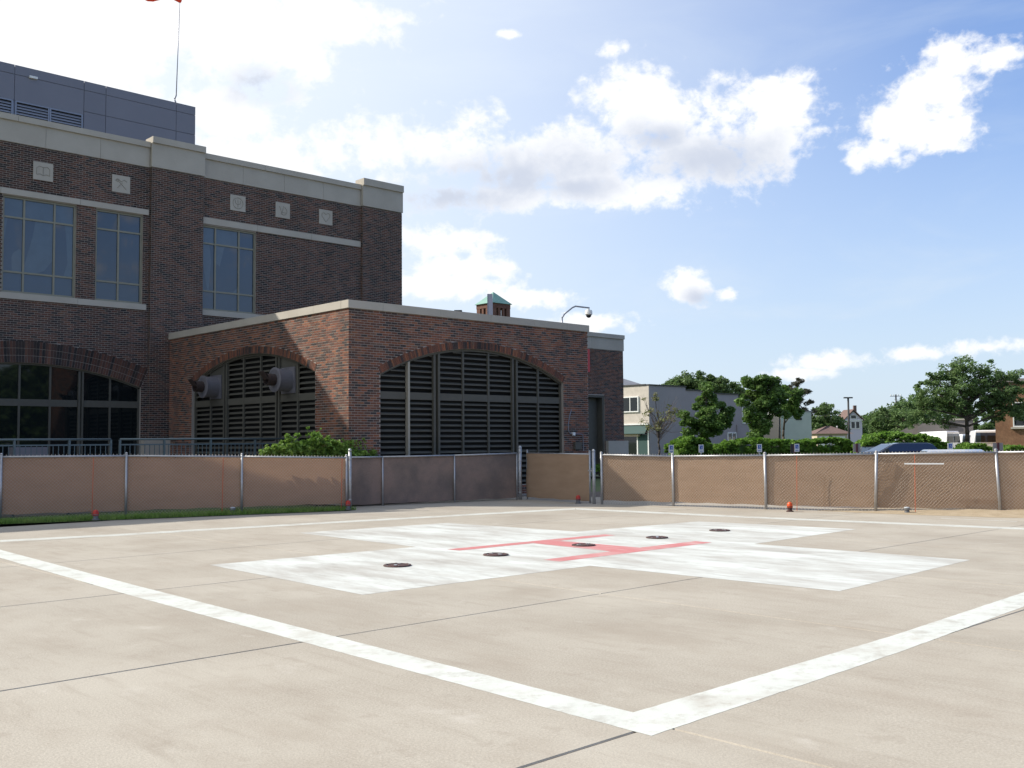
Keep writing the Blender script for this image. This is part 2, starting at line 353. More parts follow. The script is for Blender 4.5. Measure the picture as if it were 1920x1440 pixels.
mWhite = M('white_paint', (.78, .78, .76), (.72, .72, .70), scale=2, rough=.5)
mWood = M('bark', (.055, .042, .032), (.09, .07, .055), scale=6, rough=.95, bump=.6, stretch=(1, 1, .2))
def leafmat(n, a, b, isl=.35, tr=.42): return M(n, tuple(q*1.35 for q in a), tuple(q*1.35 for q in b), scale=.9, rough=.55, island=isl, transl=tr, spec=.35, lo=.3, hi=.7)
mLeafBush = leafmat('bush_leaves', (.10, .185, .03), (.20, .29, .06), .45, .4)
mLeafHedge = leafmat('hedge_leaves', (.085, .17, .02), (.13, .23, .035))
mLeafMaple = leafmat('maple_leaves', (.055, .11, .026), (.11, .18, .04))
mLeafBig = leafmat('honeylocust_leaves', (.075, .13, .042), (.125, .185, .065))
mLeafFar = leafmat('far_leaves', (.06, .105, .032), (.095, .145, .05))
mLeafPine = leafmat('pine_needles', (.05, .06, .035), (.085, .075, .05))
mLeafPale = leafmat('thin_leaves', (.14, .17, .06), (.19, .17, .09))

# ---------------------------------------------------------------- wall frames
class Fr:
    def __init__(s, o, S, Nn): s.o = Vector(o); s.S = Vector(S); s.N = Vector(Nn); s.flip = s.S.cross(s.N).z < 0
    def P(s, a, d, z): q = s.o+s.S*a+s.N*d; return (q.x, q.y, z)
def fbox(mb, fr, s0, s1, d0, d1, z0, z1):
    V = [fr.P(s0, d0, z0), fr.P(s1, d0, z0), fr.P(s1, d1, z0), fr.P(s0, d1, z0), fr.P(s0, d0, z1), fr.P(s1, d0, z1), fr.P(s1, d1, z1), fr.P(s0, d1, z1)]
    mb.add(V, [q[::-1] for q in BOXF] if fr.flip else BOXF)
def fbox_taper(mb, fr, s0, s1, d0, d1, z0, za, zb):
    V = [fr.P(s0, d0, z0), fr.P(s1, d0, z0), fr.P(s1, d1, z0), fr.P(s0, d1, z0), fr.P(s0, d0, za), fr.P(s1, d0, zb), fr.P(s1, d1, zb), fr.P(s0, d1, za)]
    mb.add(V, [q[::-1] for q in BOXF] if fr.flip else BOXF)
class Arch:
    def __init__(s, c, h, spring, apex, zb):
        s.c, s.h, s.sp, s.ap, s.zb = c, h, spring, apex, zb
        r = apex-spring; s.R = (h*h+r*r)/(2*r); s.cz = apex-s.R; s.s0, s.s1 = c-h, c+h
    def zt(s, x, extra=0.0):
        q = (s.R+extra)**2-(x-s.c)**2
        return s.cz+math.sqrt(max(q, 0))
    def cut(s, zb, zt, extra):
        # interval of the wall hidden by the opening plus its ring at brick bottom zb
        if zt <= s.zb: return None
        zb = zb+.04; Rr = s.R+extra; top = s.cz+Rr
        if zb >= top-0.01: return None
        side = math.sqrt(max(Rr*Rr-(zb-s.cz)**2, 0)) if zb > s.cz else Rr
        ang = math.asin(min(s.h/s.R, 1)); spz = s.cz+Rr*math.cos(ang); lim = Rr*math.sin(ang)
        if zb < s.sp: w = s.h
        elif zb < spz: w = s.h+(zb-s.sp)/(spz-s.sp)*(lim-s.h)
        else: w = min(side, lim)
        return (s.c-w, s.c+w)
class Rect:
    def __init__(s, s0, s1, z0, z1): s.s0, s.s1, s.zb, s.z1 = s0, s1, z0, z1
    def zt(s, x, extra=0): return s.z1
    def cut(s, zb, zt, extra): return None if (zb >= s.z1-.01 or zt <= s.zb+.01) else (s.s0, s.s1)
CH, BL, J = 0.0677, 0.2032, 0.0125
def bricks(fr, s0, s1, z0, z1, holes=(), d=0.0, ring=0.0, singles=None):
    """running-bond courses; returns a builder of every brick except those handed to singles"""
    mb = MB(); row = 0; z = z0
    fl = [(4, 5, 6, 7), (0, 1, 5, 4), (1, 2, 6, 5), (2, 3, 7, 6), (3, 0, 4, 7)]
    # local order: 0..3 back ring, 4..7 front ring
    while z < z1-0.02:
        zt = min(z+CH-J, z1); cuts = [c for c in (h.cut(z, zt, ring) for h in holes) if c]
        s = s0-(BL/2 if row % 2 else 0)
        while s < s1:
            a, b = max(s, s0), min(s+BL-J, s1); parts = [(a, b)]
            for c0, c1 in cuts:
                np_ = []
                for p, q in parts:
                    if c1 <= p or c0 >= q: np_.append((p, q)); continue
                    if p < c0: np_.append((p, c0-.004))
                    if q > c1: np_.append((c1+.004, q))
                parts = np_
            for p, q in parts:
                if q-p < .03: continue
                j = rnd.uniform(-.0018, .0018); zj = rnd.uniform(-.001, .001)
                if singles is not None and q-p > BL-J-.001 and zt-z > CH-J-.001 and len(singles) < 300 and s < s0+1.1 and z > 1.15:
                    singles.append((p, d+j, z+zj)); continue
                dj = d+.0045+j
                V = [fr.P(p, d, z+zj), fr.P(q, d, z+zj), fr.P(q, d, zt+zj), fr.P(p, d, zt+zj), fr.P(p, dj, z+zj), fr.P(q, dj, z+zj), fr.P(q, dj, zt+zj), fr.P(p, dj, zt+zj)]
                # ring (s,z) seen from outside is clockwise or not depending on flip
                mb.add(V, fl if fr.flip else [f[::-1] for f in fl])
            s += BL
        z += CH; row += 1
    return mb
def backing(mb, fr, s0, s1, z0, z1, holes=(), d=0.0, depth=0.2):
    xs = {s0, s1}
    for h in holes:
        n = 28 if isinstance(h, Arch) else 1
        for i in range(n+1): xs.add(min(max(h.s0+(h.s1-h.s0)*i/n, s0), s1))
    xs = sorted(xs)
    def q(a, b, za, zb_, zc, zd):
        V = [fr.P(a, d, za), fr.P(b, d, zb_), fr.P(b, d, zc), fr.P(a, d, zd)]
        mb.add(V, [(0, 1, 2, 3)] if fr.flip else [(3, 2, 1, 0)])
    for a, b in zip(xs[:-1], xs[1:]):
        if b-a < 1e-5: continue
        mid = (a+b)/2; ca, cb = z0, z0
        for h in sorted([h for h in holes if h.s0 < mid < h.s1], key=lambda h: h.zb):
            if h.zb > ca+.001: q(a, b, ca, cb, h.zb, h.zb)
            ca, cb = h.zt(a), h.zt(b)
            mb.quad(fr.P(a, d, ca), fr.P(b, d, cb), fr.P(b, d-depth, cb), fr.P(a, d-depth, ca))
            mb.quad(fr.P(a, d, h.zb), fr.P(b, d, h.zb), fr.P(b, d-depth, h.zb), fr.P(a, d-depth, h.zb))
        q(a, b, ca, cb, z1, z1)
    for h in holes:
        for s in (h.s0, h.s1):
            mb.quad(fr.P(s, d, h.zb), fr.P(s, d-depth, h.zb), fr.P(s, d-depth, h.zt(s)), fr.P(s, d, h.zt(s)))
def ring_bricks(fr, A, r0, r1, d, w=.068):
    mb = MB(); ang = math.asin(A.h/A.R); n = int(2*ang*A.R/w)
    fl = [(4, 5, 6, 7), (0, 1, 5, 4), (1, 2, 6, 5), (2, 3, 7, 6), (3, 0, 4, 7)]
    for i in range(n):
        a0 = -ang+2*ang*i/n+.0006; a1 = -ang+2*ang*(i+1)/n-.0006
        pts = [(A.c+(A.R+r)*math.sin(a), A.cz+(A.R+r)*math.cos(a)) for r, a in ((r0+.004, a0), (r0+.004, a1), (r1-.004, a1), (r1-.004, a0))]
        dj = d+.012+rnd.uniform(-.0015, .0015)
        V = [fr.P(x, d-.01, z) for x, z in pts]+[fr.P(x, dj, z) for x, z in pts]
        mb.add(V, fl if fr.flip else [f[::-1] for f in fl])
    return mb
def stone_run(parent, fr, cuts, d0, d1, z0, z1, name='stone_block', gap=.008, mat=None):
    for a, b in zip(cuts[:-1], cuts[1:]):
        mb = MB(); fbox(mb, fr, a+gap/2, b-gap/2, d0, d1, z0, z1); mb.build(name, mat or mStone, parent)

# ================================================================ SETTING: ground and pad
def sheet(name, pts, z, mat, kind='structure', parent=None):
    mb = MB(); mb.poly([(x, y, z) for x, y in pts]); return mb.build(name, mat, parent, kind=kind)
mb = MB(); mb.poly([(-900, -900, -.16), (900, -900, -.16), (900, 900, -.16), (-900, 900, -.16)]); mb.build('ground', mGround, kind='structure')
sheet('parking_lot', [(26, -10), (75, -10), (75, 30), (57.5, 29.0), (47.5, 38.5), (40, 33.4), (26, 22)], -.12, mAsph)
pad = sheet('pad_bed', [(-9.9, -10.4), (26.2, -10.4), (26.2, 23.2), (-9.9, 28)], -.05, mJoint)
UJ = [-9.66, -6.06, -2.46, 1.14, 4.74, 8.34, 11.94, 15.54, 19.14, 22.74]
VJ = [-10.6, -7.0, -3.4, .2, 3.8, 7.44, 11.3, 14.95, 18.6, 22.4]
def slab(u0, u1, v0, v1, g=.006, c=.008):
    mb = MB(); a, b, p, q = u0+g, u1-g, v0+g, v1-g
    lo = [(a, p, -.12), (b, p, -.12), (b, q, -.12), (a, q, -.12)]; mi = [(x, y, -c) for x, y, _ in lo]
    hi = [(a+c, p+c, 0), (b-c, p+c, 0), (b-c, q-c, 0), (a+c, q-c, 0)]
    mb.add(lo+mi+hi, [(0, 1, 5, 4), (1, 2, 6, 5), (2, 3, 7, 6), (3, 0, 4, 7), (4, 5, 9, 8), (5, 6, 10, 9), (6, 7, 11, 10), (7, 4, 8, 11), (8, 9, 10, 11)])
    return mb.build('concrete_slab', mConc, pad)
pad.name = 'helipad_pavement'
for i in range(len(UJ)-1):
    for j in range(len(VJ)-1):
        g = .008 if (UJ[i] < 4 and VJ[j] < 8) else .0035
        slab(UJ[i], UJ[i+1], VJ[j], VJ[j+1], g)
# painted markings, thin sheets on the slabs
def paint(name, pts, mat, z=.0014, label=None):
    q = []
    for (x0, y0), (x1, y1) in zip(pts, pts[1:]+pts[:1]):      # hand-rolled edges waver by a few millimetres
        L = math.hypot(x1-x0, y1-y0); k = max(1, int(L/.07)); nx_, ny_ = (y1-y0)/max(L, .01), -(x1-x0)/max(L, .01)
        for i in range(k):
            t = i/k; w = (.002*math.sin(i*.9+x0*7)*math.sin(i*.23+y0)+rnd.uniform(-.003, .003)) if 0 < i else 0
            q.append((x0+(x1-x0)*t+nx_*w, y0+(y1-y0)*t+ny_*w))
    mb = MB(); mb.poly([(x, y, z) for x, y in q]); o = mb.build(name, mat, pad); return setp(o, label)
L1 = 'white boundary line of the landing square'
paint('boundary_line', [(4.845, 4.07), (4.85, 4.46), (5.07, 12.07), (5.27, 17.6), (5.34, 19.0), (5.0, 19.1), (4.89, 16.24), (4.69, 11.17), (4.54, 4.17), (4.535, 3.68), (7.6, 3.742), (10.55, 3.872), (19.8, 4.25), (19.74, 4.6), (11.53, 4.225), (8.294, 4.09)], mPaintL)
for a, b in ((0, .17), (.205, .375)):
    paint('boundary_line', [(5.0-.2, 19.12+a), (7.75, 18.50+a), (9.16, 18.37+a*1.0), (14.92, 17.56+a), (18.2+a, 17.02+a), (18.2+b, 17.02+b), (14.92, 17.56+b), (9.16, 18.37+b), (7.75, 18.50+b), (4.8, 19.12+b)], mPaintL)
    paint('boundary_line', [(18.2+a, 17.0+a), (18.6+a, 12.41), (19.4+a, 7.07), (19.7+a, 4.6), (19.7+b, 4.6), (19.4+b, 7.07), (18.6+b, 12.41), (18.2+b, 17.0+b)], mPaintL)
for p in ([(20.27, 12.39), (20.69, 11.01), (20.75, 11.05), (20.33, 12.42)], [(21.0, 9.3), (21.17, 7.85), (21.24, 7.85), (21.07, 9.3)], [(19.84, 16.2), (19.95, 15.03), (20.01, 15.03), (19.9, 16.2)]):
    paint('edge_dash', p, mPaintL)
CR = [(6.489, 9.257), (10.099, 9.19), (10.259, 5.677), (14.089, 5.849), (13.987, 9.202), (17.51, 9.325), (17.13, 12.591), (13.752, 12.815), (13.473, 16.193), (10.149, 16.529), (10.051, 12.877), (6.627, 13.086)]
paint('painted_cross', CR, mPaint, .0016, 'broad white hospital cross with worn grey smudges')
Hh = [(10.14, 12.21), (10.15, 11.93), (11.70, 11.90), (11.62, 10.155), (10.15, 10.13), (10.16, 9.81), (13.71, 9.81), (13.72, 10.15), (12.32, 10.17), (12.28, 11.86), (13.65, 11.81), (13.69, 12.09)]
paint('painted_letter_h', Hh, mRed, .0032, 'faded red letter H at the middle of the white cross')

# flush lights in the cross
def pad_light():
    r = empty('recessed_pad_light', (0, 0, 0))
    mb = MB(); mb.lathe((0, 0, 0), [(.19, .006), (.185, .016), (.15, .022), (.145, .012)], 28); mb.build('rim', mRust, r, world=False)
    mb = MB(); mb.lathe((0, 0, 0), [(.143, .009), (.12, .017), (.07, .022), (.02, .023)], 24); mb.build('housing', mRust, r, world=False)
    for k in range(2):
        mb = MB(); a = k*math.pi+.6; c, s = math.cos(a), math.sin(a)
        mb.prism([(c*.05-s*.02, s*.05+c*.02, .018), (c*.05+s*.02, s*.05-c*.02, .018), (c*.11+s*.02, s*.11-c*.02, .014), (c*.11-s*.02, s*.11+c*.02, .014)], (0, 0, .010)); mb.build('lens', mClear, r, world=False)
    for k in range(6):
        a = k*math.pi/3; mb = MB(); mb.lathe((.167*math.cos(a), .167*math.sin(a), .018), [(.009, 0), (.009, .006)], 6); mb.build('bolt', mGalv, r, world=False)
    return r
PLL = [(8.33, 11.08, 'round rusty pad light in the nearest arm of the white cross, leftmost of five'), (10.1, 11.05, 'round rusty pad light just left of the red H'),
       (11.98, 11.04, 'round rusty pad light on the crossbar of the red H'), (13.75, 10.97, 'round dark pad light just beyond the red H'), (15.6, 10.99, 'round dark pad light farthest right on the white cross')]
p0 = pad_light()
for i, (u, v, lab) in enumerate(PLL):
    o = p0 if i == 0 else copy_tree(p0)
    o.location = (u, v, .0035 if 10 < u < 13.8 else .002); o.rotation_euler.z = i*1.1; setp(o, lab, 'pad light', 'lights set into the pad')

# ================================================================ fences
def fpt(A, B, t): return (A[0]+(B[0]-A[0])*t, A[1]+(B[1]-A[1])*t)
def chain(mb, A, B, z0, z1a, z1b, off, r=.0021, step=.075):
    A = Vector((A[0], A[1], 0)); B = Vector((B[0], B[1], 0)); L = (B-A).length; d = (B-A)/L; n = Vector((d.y, -d.x, 0))*off
    zt = lambda s: z1a+(z1b-z1a)*s/L
    H = min(z1a, z1b)
    k = -int(H/step)-1
    while k*step < L:
        for sg in (1, -1):
            c = k*step
            if sg == 1: s0, s1, za, zb = c, c+(H-z0), z0, H
            else: s0, s1, za, zb = c, c+(H-z0), H, z0
            p0, p1 = max(s0, 0), min(s1, L)
            if p1-p0 > .02:
                f = lambda s: za+(zb-za)*(s-s0)/(s1-s0)
                a = A+d*p0+n; b = A+d*p1+n
                mb.tube((a.x, a.y, f(p0)), (b.x, b.y, f(p1)), r, n=3, cap=False)
        k += 1
def barbs(mb, A, B, za, zb, off, step=.075, h=.035, dn=False):
    A = Vector((A[0], A[1], 0)); B = Vector((B[0], B[1], 0)); L = (B-A).length; d = (B-A)/L; n = Vector((d.y, -d.x, 0))*off
    s = .02
    while s < L-.02:
        z = za+(zb-za)*s/L; c = A+d*s+n; q = -1 if dn else 1
        mb.tube((c.x-d.x*.012, c.y-d.y*.012, z), (c.x+d.x*.006, c.y+d.y*.006, z+q*h), .0045, .003, 3, True)
        mb.tube((c.x+d.x*.014, c.y+d.y*.014, z), (c.x-d.x*.004, c.y-d.y*.004, z+q*h), .0045, .003, 3, True)
        s += step
def fence(label, pts, mscreen, sz0=.1, rr=.022, pr=.028, lean=None, front=1, wire=True, group=None, capz=.05, mid=None, name='chain_link_fence', cat='fence', scr_off=.0, barb=True):
    """pts: list of (x, y, ztop); front=+1 keeps the mesh on the camera side"""
    r = empty(name, (pts[0][0], pts[0][1], 0), label, cat, group)
    for i, (x, y, z) in enumerate(pts):
        mb = MB(); lx, ly = (lean or {}).get(i, (0, 0))
        mb.tube((x, y, -.05), (x+lx, y+ly, z+capz), pr, n=10)
        mb.lathe((x+lx, y+ly, z+capz), [(pr*1.12, 0), (pr*1.0, .018), (pr*.4, .034)], 10); mb.build('post', mGalv, r, smooth=True)
    for i in range(len(pts)-1):
        A, B = pts[i], pts[i+1]
        mb = MB(); mb.tube((A[0], A[1], A[2]), (B[0], B[1], B[2]), rr, n=10); mb.build('top_rail', mGalv, r, smooth=True)
        D = Vector((B[0]-A[0], B[1]-A[1], 0)); L = D.length; D.normalize(); nn = Vector((D.y, -D.x, 0))
        # fabric panel, slightly slack between its ties
        mb = MB(); ns = max(4, int(L/.3)); V = []; Fc = []; rows = 6
        for a in range(ns+1):
            t = a/ns
            for b in range(rows+1):
                w = b/rows; zt = A[2]+(B[2]-A[2])*t-.008; z = sz0+(zt-sz0)*w
                bul = .018*math.sin(a*1.7+b*.9+i)*math.sin(math.pi*w)
                V.append((A[0]+(B[0]-A[0])*t-nn.x*(.03+bul)*front+nn.x*scr_off, A[1]+(B[1]-A[1])*t-nn.y*(.03+bul)*front+nn.y*scr_off, z+(.012*math.sin(a*2.1+i) if b == 0 else 0)))
        for a in range(ns):
            for b in range(rows): k = a*(rows+1)+b; Fc.append((k, k+rows+1, k+rows+2, k+1))
        mb.add(V, Fc); mb.build('privacy_screen', mscreen, r, smooth=True)
        if wire:
            mb = MB(); chain(mb, A, B, .03, A[2], B[2], .004*front); mb.build('wire_mesh', mGalvW, r, kind='stuff')
            if barb:
                mb = MB(); barbs(mb, A, B, A[2]+rr*.6, B[2]+rr*.6, .0*front); barbs(mb, A, B, .045, .045, .02*front, h=.03, dn=True); mb.build('wire_barbs', mGalvW, r, kind='stuff')
        mb = MB(); s = .45
        while s < L-.2:
            t = s/L; x, y, z = A[0]+(B[0]-A[0])*t, A[1]+(B[1]-A[1])*t, A[2]+(B[2]-A[2])*t
            mb.tube((x, y, z-.045), (x+.008, y+.008, z+rr+.006), .006, n=4); s += .61
        mb.build('wire_ties', mDark, r, kind='stuff')
        if mid:
            mb = MB(); mb.tube((A[0], A[1], mid), (B[0], B[1], mid), .018, n=8); mb.build('bottom_rail', mGalv, r)
    return r
fence('long brown-screened chain-link fence on the left with grass along its foot',
      [(2.2, 25.43, 1.44), (4.7, 24.55, 1.43), (7.12, 23.70, 1.42), (9.52, 22.85, 1.41), (11.95, 22.0, 1.36), (14.34, 21.15, 1.30)], mScreen, sz0=.17, group=None)
# taller terminal post at the end of the left fence
t = empty('gate_post', (14.42, 21.12, 0), 'tall steel terminal post where the brown left fence ends', 'post', 'tall posts beside the gates')
mb = MB(); mb.tube((14.42, 21.12, -.05), (14.42, 21.12, 1.47), .038, n=12); mb.build('shaft', mGalv, t, smooth=True)
mb = MB(); mb.lathe((14.42, 21.12, 1.47), [(.044, -.01), (.043, .02), (.03, .05), (.008, .062)], 12); mb.build('cap', mGalv, t, smooth=True)
for z in (.25, .62, 1.0, 1.25):
    mb = MB(); mb.lathe((14.42, 21.12, z), [(.043, 0), (.043, .03)], 12); mb.build('tension_band', mGalv, t)
D1 = [(15.0, 22.18, 1.29), (16.06, 22.0, 1.29), (18.212, 21.6, 1.30), (20.22, 21.2, 1.33)]
fence('dark stained sliding gate screen standing in the shade before the big louvred arch', D1, mScreenD, sz0=.05, rr=.024, pr=.024, front=1, wire=False, capz=-.02, name='screened_gate', cat='gate')
t = empty('gate_post', (20.28, 21.13, 0), 'tall steel gate post at the shaded corner, right end of the dark gate', 'post', 'tall posts beside the gates')
mb = MB(); mb.tube((20.28, 21.13, -.05), (20.28, 21.13, 1.50), .05, n=12); mb.build('shaft', mGalv, t, smooth=True)
mb = MB(); mb.lathe((20.28, 21.13, 1.5), [(.055, -.01), (.05, .02), (.02, .05)], 12); mb.build('cap', mGalv, t)
for z in (.2, .5, .8, 1.1, 1.35):
    mb = MB(); mb.lathe((20.28, 21.13, z), [(.056, 0), (.056, .035)], 12); mb.build('roller_band', mGalv, t)
fence('brown swing gate between the two pairs of steel gate posts', [(20.60, 21.16, 1.33), (20.27, 18.42, 1.31)], mScreenR, sz0=.06, rr=.022, pr=.026, front=-1, wire=False, name='screened_gate', cat='gate', mid=.08, capz=.07)
t = empty('gate_post', (20.14, 18.16, 0), 'tall steel post where the swing gate latches to the right fence', 'post', 'tall posts beside the gates')
mb = MB(); mb.tube((20.14, 18.16, -.05), (20.14, 18.16, 1.40), .044, n=12); mb.build('shaft', mGalv, t, smooth=True)
mb = MB(); mb.lathe((20.14, 18.16, 1.40), [(.05, -.01), (.046, .02), (.015, .05)], 12); mb.build('cap', mGalv, t)
mb = MB(); mb.box(20.13, 20.24, 18.19, 18.36, .86, .90); mb.tube((20.2, 18.28, .8), (20.2, 18.28, .95), .012, n=6); mb.build('latch', mGalv, t)
fence('tan-screened chain-link fence with a gleaming top rail running off to the right',
      [(20.16, 17.9, 1.30), (20.74, 16.0, 1.262), (21.17, 13.57, 1.285), (21.97, 11.21, 1.315), (23.03, 8.87, 1.345), (24.1, 6.5, 1.37), (25.2, 4.1, 1.39)], mScreenR, sz0=.10, pr=.034,
      lean={3: (-.05, -.09), 4: (.0, .05)})
# orange marker rods tied to the fences
for x, y, h, lab in ((8.83, 23.03, 1.38, 'thin red rod on the left fence above the leftmost red lamp'), (11.50, 22.1, 1.34, 'thin red rod on the left fence above the dark lamp'), (14.18, 21.14, 1.28, 'thin red rod beside the terminal post of the left fence'),
                     (21.24, 12.78, 1.27, 'thin orange rod on the right fence beside the orange lamp'), (22.12, 10.35, 1.30, 'thin orange rod crossed by the pale strip on the right fence')):
    mb = MB(); mb.tube((x, y, 0), (x+.01, y-.02, h), .0085, n=6); o = mb.build('marker_rod', mRod); setp(o, lab, 'marker rod', 'marker rods on the fences')
mb = MB(); mb.hexa([(22.02, 10.52, 1.085), (22.36, 9.78, 1.085), (22.38, 9.79, 1.085), (22.04, 10.53, 1.085), (22.02, 10.52, 1.115), (22.36, 9.78, 1.115), (22.38, 9.79, 1.115), (22.04, 10.53, 1.115)])
setp(mb.build('batten', mWhite), 'pale horizontal batten hung on the right fence', 'batten')

# perimeter lamps
def lamp(lensmat, basemat, squat=1.0):
    r = empty('perimeter_lamp', (0, 0, 0))
    mb = MB(); mb.lathe((0, 0, 0), [(.085, 0), (.085, .02), (.055, .03), (.05, .075), (.066, .08), (.066, .095)], 16); mb.build('base', basemat, r, world=False)
    mb = MB(); mb.lathe((0, 0, 0), [(.062, .096), (.066, .12), (.062, .12+.05*squat), (.048, .12+.085*squat), (.018, .12+.105*squat)], 16); mb.build('lens', lensmat, r, smooth=True, world=False)
    mb = MB(); mb.lathe((0, 0, 0), [(.0665, .112), (.0705, .116), (.0705, .122), (.0665, .126)], 16); mb.build('clamp_ring', basemat, r, world=False)
    return r
lo, lg, lr_ = lamp(mOrange, mRust), lamp(mClear, mLampBase, .3), lamp(mRedLens, mLampBase)
for k, (src, x, y, lab) in enumerate(((lr_, 8.68, 22.42, 'red-domed lamp on the grass before the left fence, leftmost lamp'), (lg, 11.72, 22.0, 'low dark lamp with clear top on the grass strip before the left fence'),
      (None, 14.30, 21.02, 'red-domed lamp at the foot of the left fence terminal post'), (None, 20.02, 18.62, 'dull red lamp in the shade before the swing gate'),
      (lo, 20.80, 12.70, 'bright orange lamp before the right fence, third bay'), ('g', 21.93, 10.45, 'dark lamp with grey top on the sandy edge before the right fence'))):
    o = copy_tree(lr_) if src is None else (copy_tree(lg) if src == 'g' else src)
    o.location = (x, y, .03 if y > 20.9 else 0); setp(o, lab, 'lamp', 'lamps around the pad edge')
    if src in (None,): o.rotation_euler.z = k

# grass strip and soil
def blades(name, poly_fn, n, hgt, mat, seed, label=None, cat='grass'):
    g = np.random.RandomState(seed); P = poly_fn(g, n); a = g.rand(n)*6.283; h = hgt*(.5+g.rand(n)); w = .004+.004*g.rand(n)
    dx, dy = np.cos(a), np.sin(a); lx, ly = (g.rand(n)-.5)*h*.9, (g.rand(n)-.5)*h*.9
    V = np.zeros((n, 3, 3)); V[:, 0] = np.c_[P[:, 0]-dx*w, P[:, 1]-dy*w, P[:, 2]]; V[:, 1] = np.c_[P[:, 0]+dx*w, P[:, 1]+dy*w, P[:, 2]]; V[:, 2] = np.c_[P[:, 0]+lx, P[:, 1]+ly, P[:, 2]+h]
    o = npmesh(name, V.reshape(-1, 3), 3, mat); return setp(o, label, cat, None, 'stuff')
def npmesh(name, V, k, mat, parent=None):
    n = len(V)//k; me = bpy.data.meshes.new(name); me.vertices.add(len(V)); me.vertices.foreach_set('co', V.astype('f4').ravel())
    me.loops.add(len(V)); me.loops.foreach_set('vertex_index', np.arange(len(V), dtype='i4')); me.polygons.add(n)
    me.polygons.foreach_set('loop_start', np.arange(0, len(V), k, dtype='i4')); me.polygons.foreach_set('loop_total', np.full(n, k, 'i4'))
    me.materials.append(mat); me.update(); me.validate(); return link(name, me, parent)
gl0 = [(-2, 25.9), (6.97, 23.02), (10.2, 22.1), (14.25, 20.98)]
mb = MB(); mb.poly([(-2, 25.9, .012), (6.97, 23.02, .012), (10.2, 22.05, .012), (14.28, 20.95, .012), (14.45, 21.25, .012), (14.9, 24.6, .012), (-2, 29, .012)]); mb.build('grass_bed', mGround, kind='structure')
def fn(g, n):
    x = g.rand(n)*13+1.5; yb = 23.02+(x-6.97)*(20.97-23.02)/(14.28-6.97); return np.c_[x, yb+.03+g.rand(n)**1.3*.75, np.full(n, .012)]
blades('grass_strip', fn, 30000, .085, mGrass, 3, 'strip of green grass along the foot of the left fence', 'grass')
# sandy soil spilled under the right fence
mb = MB(); nx, ny = 24, 8; V = []; Fc = []
for i in range(nx+1):
    for j in range(ny+1):
        t = i/nx; v = 12.4-t*9; uf = 21.35+(12.9-v)*.42; u0 = uf-.55*math.sin(min(1, t*4)*math.pi/2)-.1-.55*min(1, max(0, t*3-.3)); uu = u0+(uf+.9-u0)*j/ny
        z = .003+.10*min(1, t*3)*math.sin(min(j/ny*1.5, 1)*math.pi/2)**1.5+.012*math.sin(i*2.3+j*1.9)*(j > 0)*min(1, t*4)
        V.append((uu+(.03*math.sin(i*1.7) if j == 0 else 0), v, z if j else .002))
for i in range(nx):
    for j in range(ny): k = i*(ny+1)+j; Fc.append((k, k+1, k+ny+2, k+ny+1))
mb.add(V, [f[::-1] for f in Fc]); mb.build('soil_edge', mSoil, smooth=True, kind='structure')

# ================================================================ LOUVRED ANNEX
ua, va, vm = 15.406, 22.626, 33.6
UR = 24.86
annex = empty('brick_annex', (ua, va, 0), 'low red-brick annex with pale coping and two big louvred arches, behind the dark gate', 'building')
fR = Fr((0, va, 0), (1, 0, 0), (0, -1, 0)); fL = Fr((ua, 0, 0), (0, 1, 0), (-1, 0, 0)); fE = Fr((UR, 0, 0), (0, 1, 0), (1, 0, 0))
AR = Arch(20.06, 3.62, 3.55, 4.43, .35); AL = Arch(28.01, 3.75, 3.66, 4.41, .62)
mb = MB(); backing(mb, fR, ua, UR, 0, 5.30, (AR,)); backing(mb, fL, va, vm, 0, 5.30, (AL,)); backing(mb, fE, va, vm, 0, 5.3)
mb.box(ua+.05, UR-.05, va+.3, vm, 5.1, 5.2); mb.build('wall_core', mMortar, annex)
mb = MB(); mb.box(ua+.36, UR-.05, va+.36, vm-.01, .01, 5.09); mb.build('light_leak_block', mDark, annex)  # unseen solid dark block added to stop sun leaking through the arches
singles = []
bw = bricks(fR, ua-.006, UR+.006, .07, 5.285, (AR,), 0, .22, singles); bw.build('brick_facing', mBrick, annex, kind='stuff')
bricks(fL, va, vm, .07, 5.285, (AL,), 0, .22).build('brick_facing', mBrick, annex, kind='stuff')
bricks(fE, va, vm, .07, 5.285, (), 0).build('brick_facing', mBrickF, annex, kind='stuff')
ring_bricks(fR, AR, 0.0, .215, 0).build('brick_arch', mBrick, annex, kind='stuff')
ring_bricks(fL, AL, 0.0, .215, 0).build('brick_arch', mBrick, annex, kind='stuff')
# the bricks nearest the corner, one by one
mb = MB(); l, h, dd = BL-J, CH-J, .0045
mb.v = [(0, 0, 0), (l, 0, 0), (l, 0, h), (0, 0, h), (0, -dd, 0), (l, -dd, 0), (l, -dd, h), (0, -dd, h)]; mb.f = [(4, 5, 6, 7), (0, 1, 5, 4), (1, 2, 6, 5), (2, 3, 7, 6), (3, 0, 4, 7)]
bme = bpy.data.meshes.new('brick'); bme.from_pydata(mb.v, [], mb.f); bme.materials.append(mBrickO)
for s, d, z in singles: link('brick', bme, annex, (s-ua, -d, z))
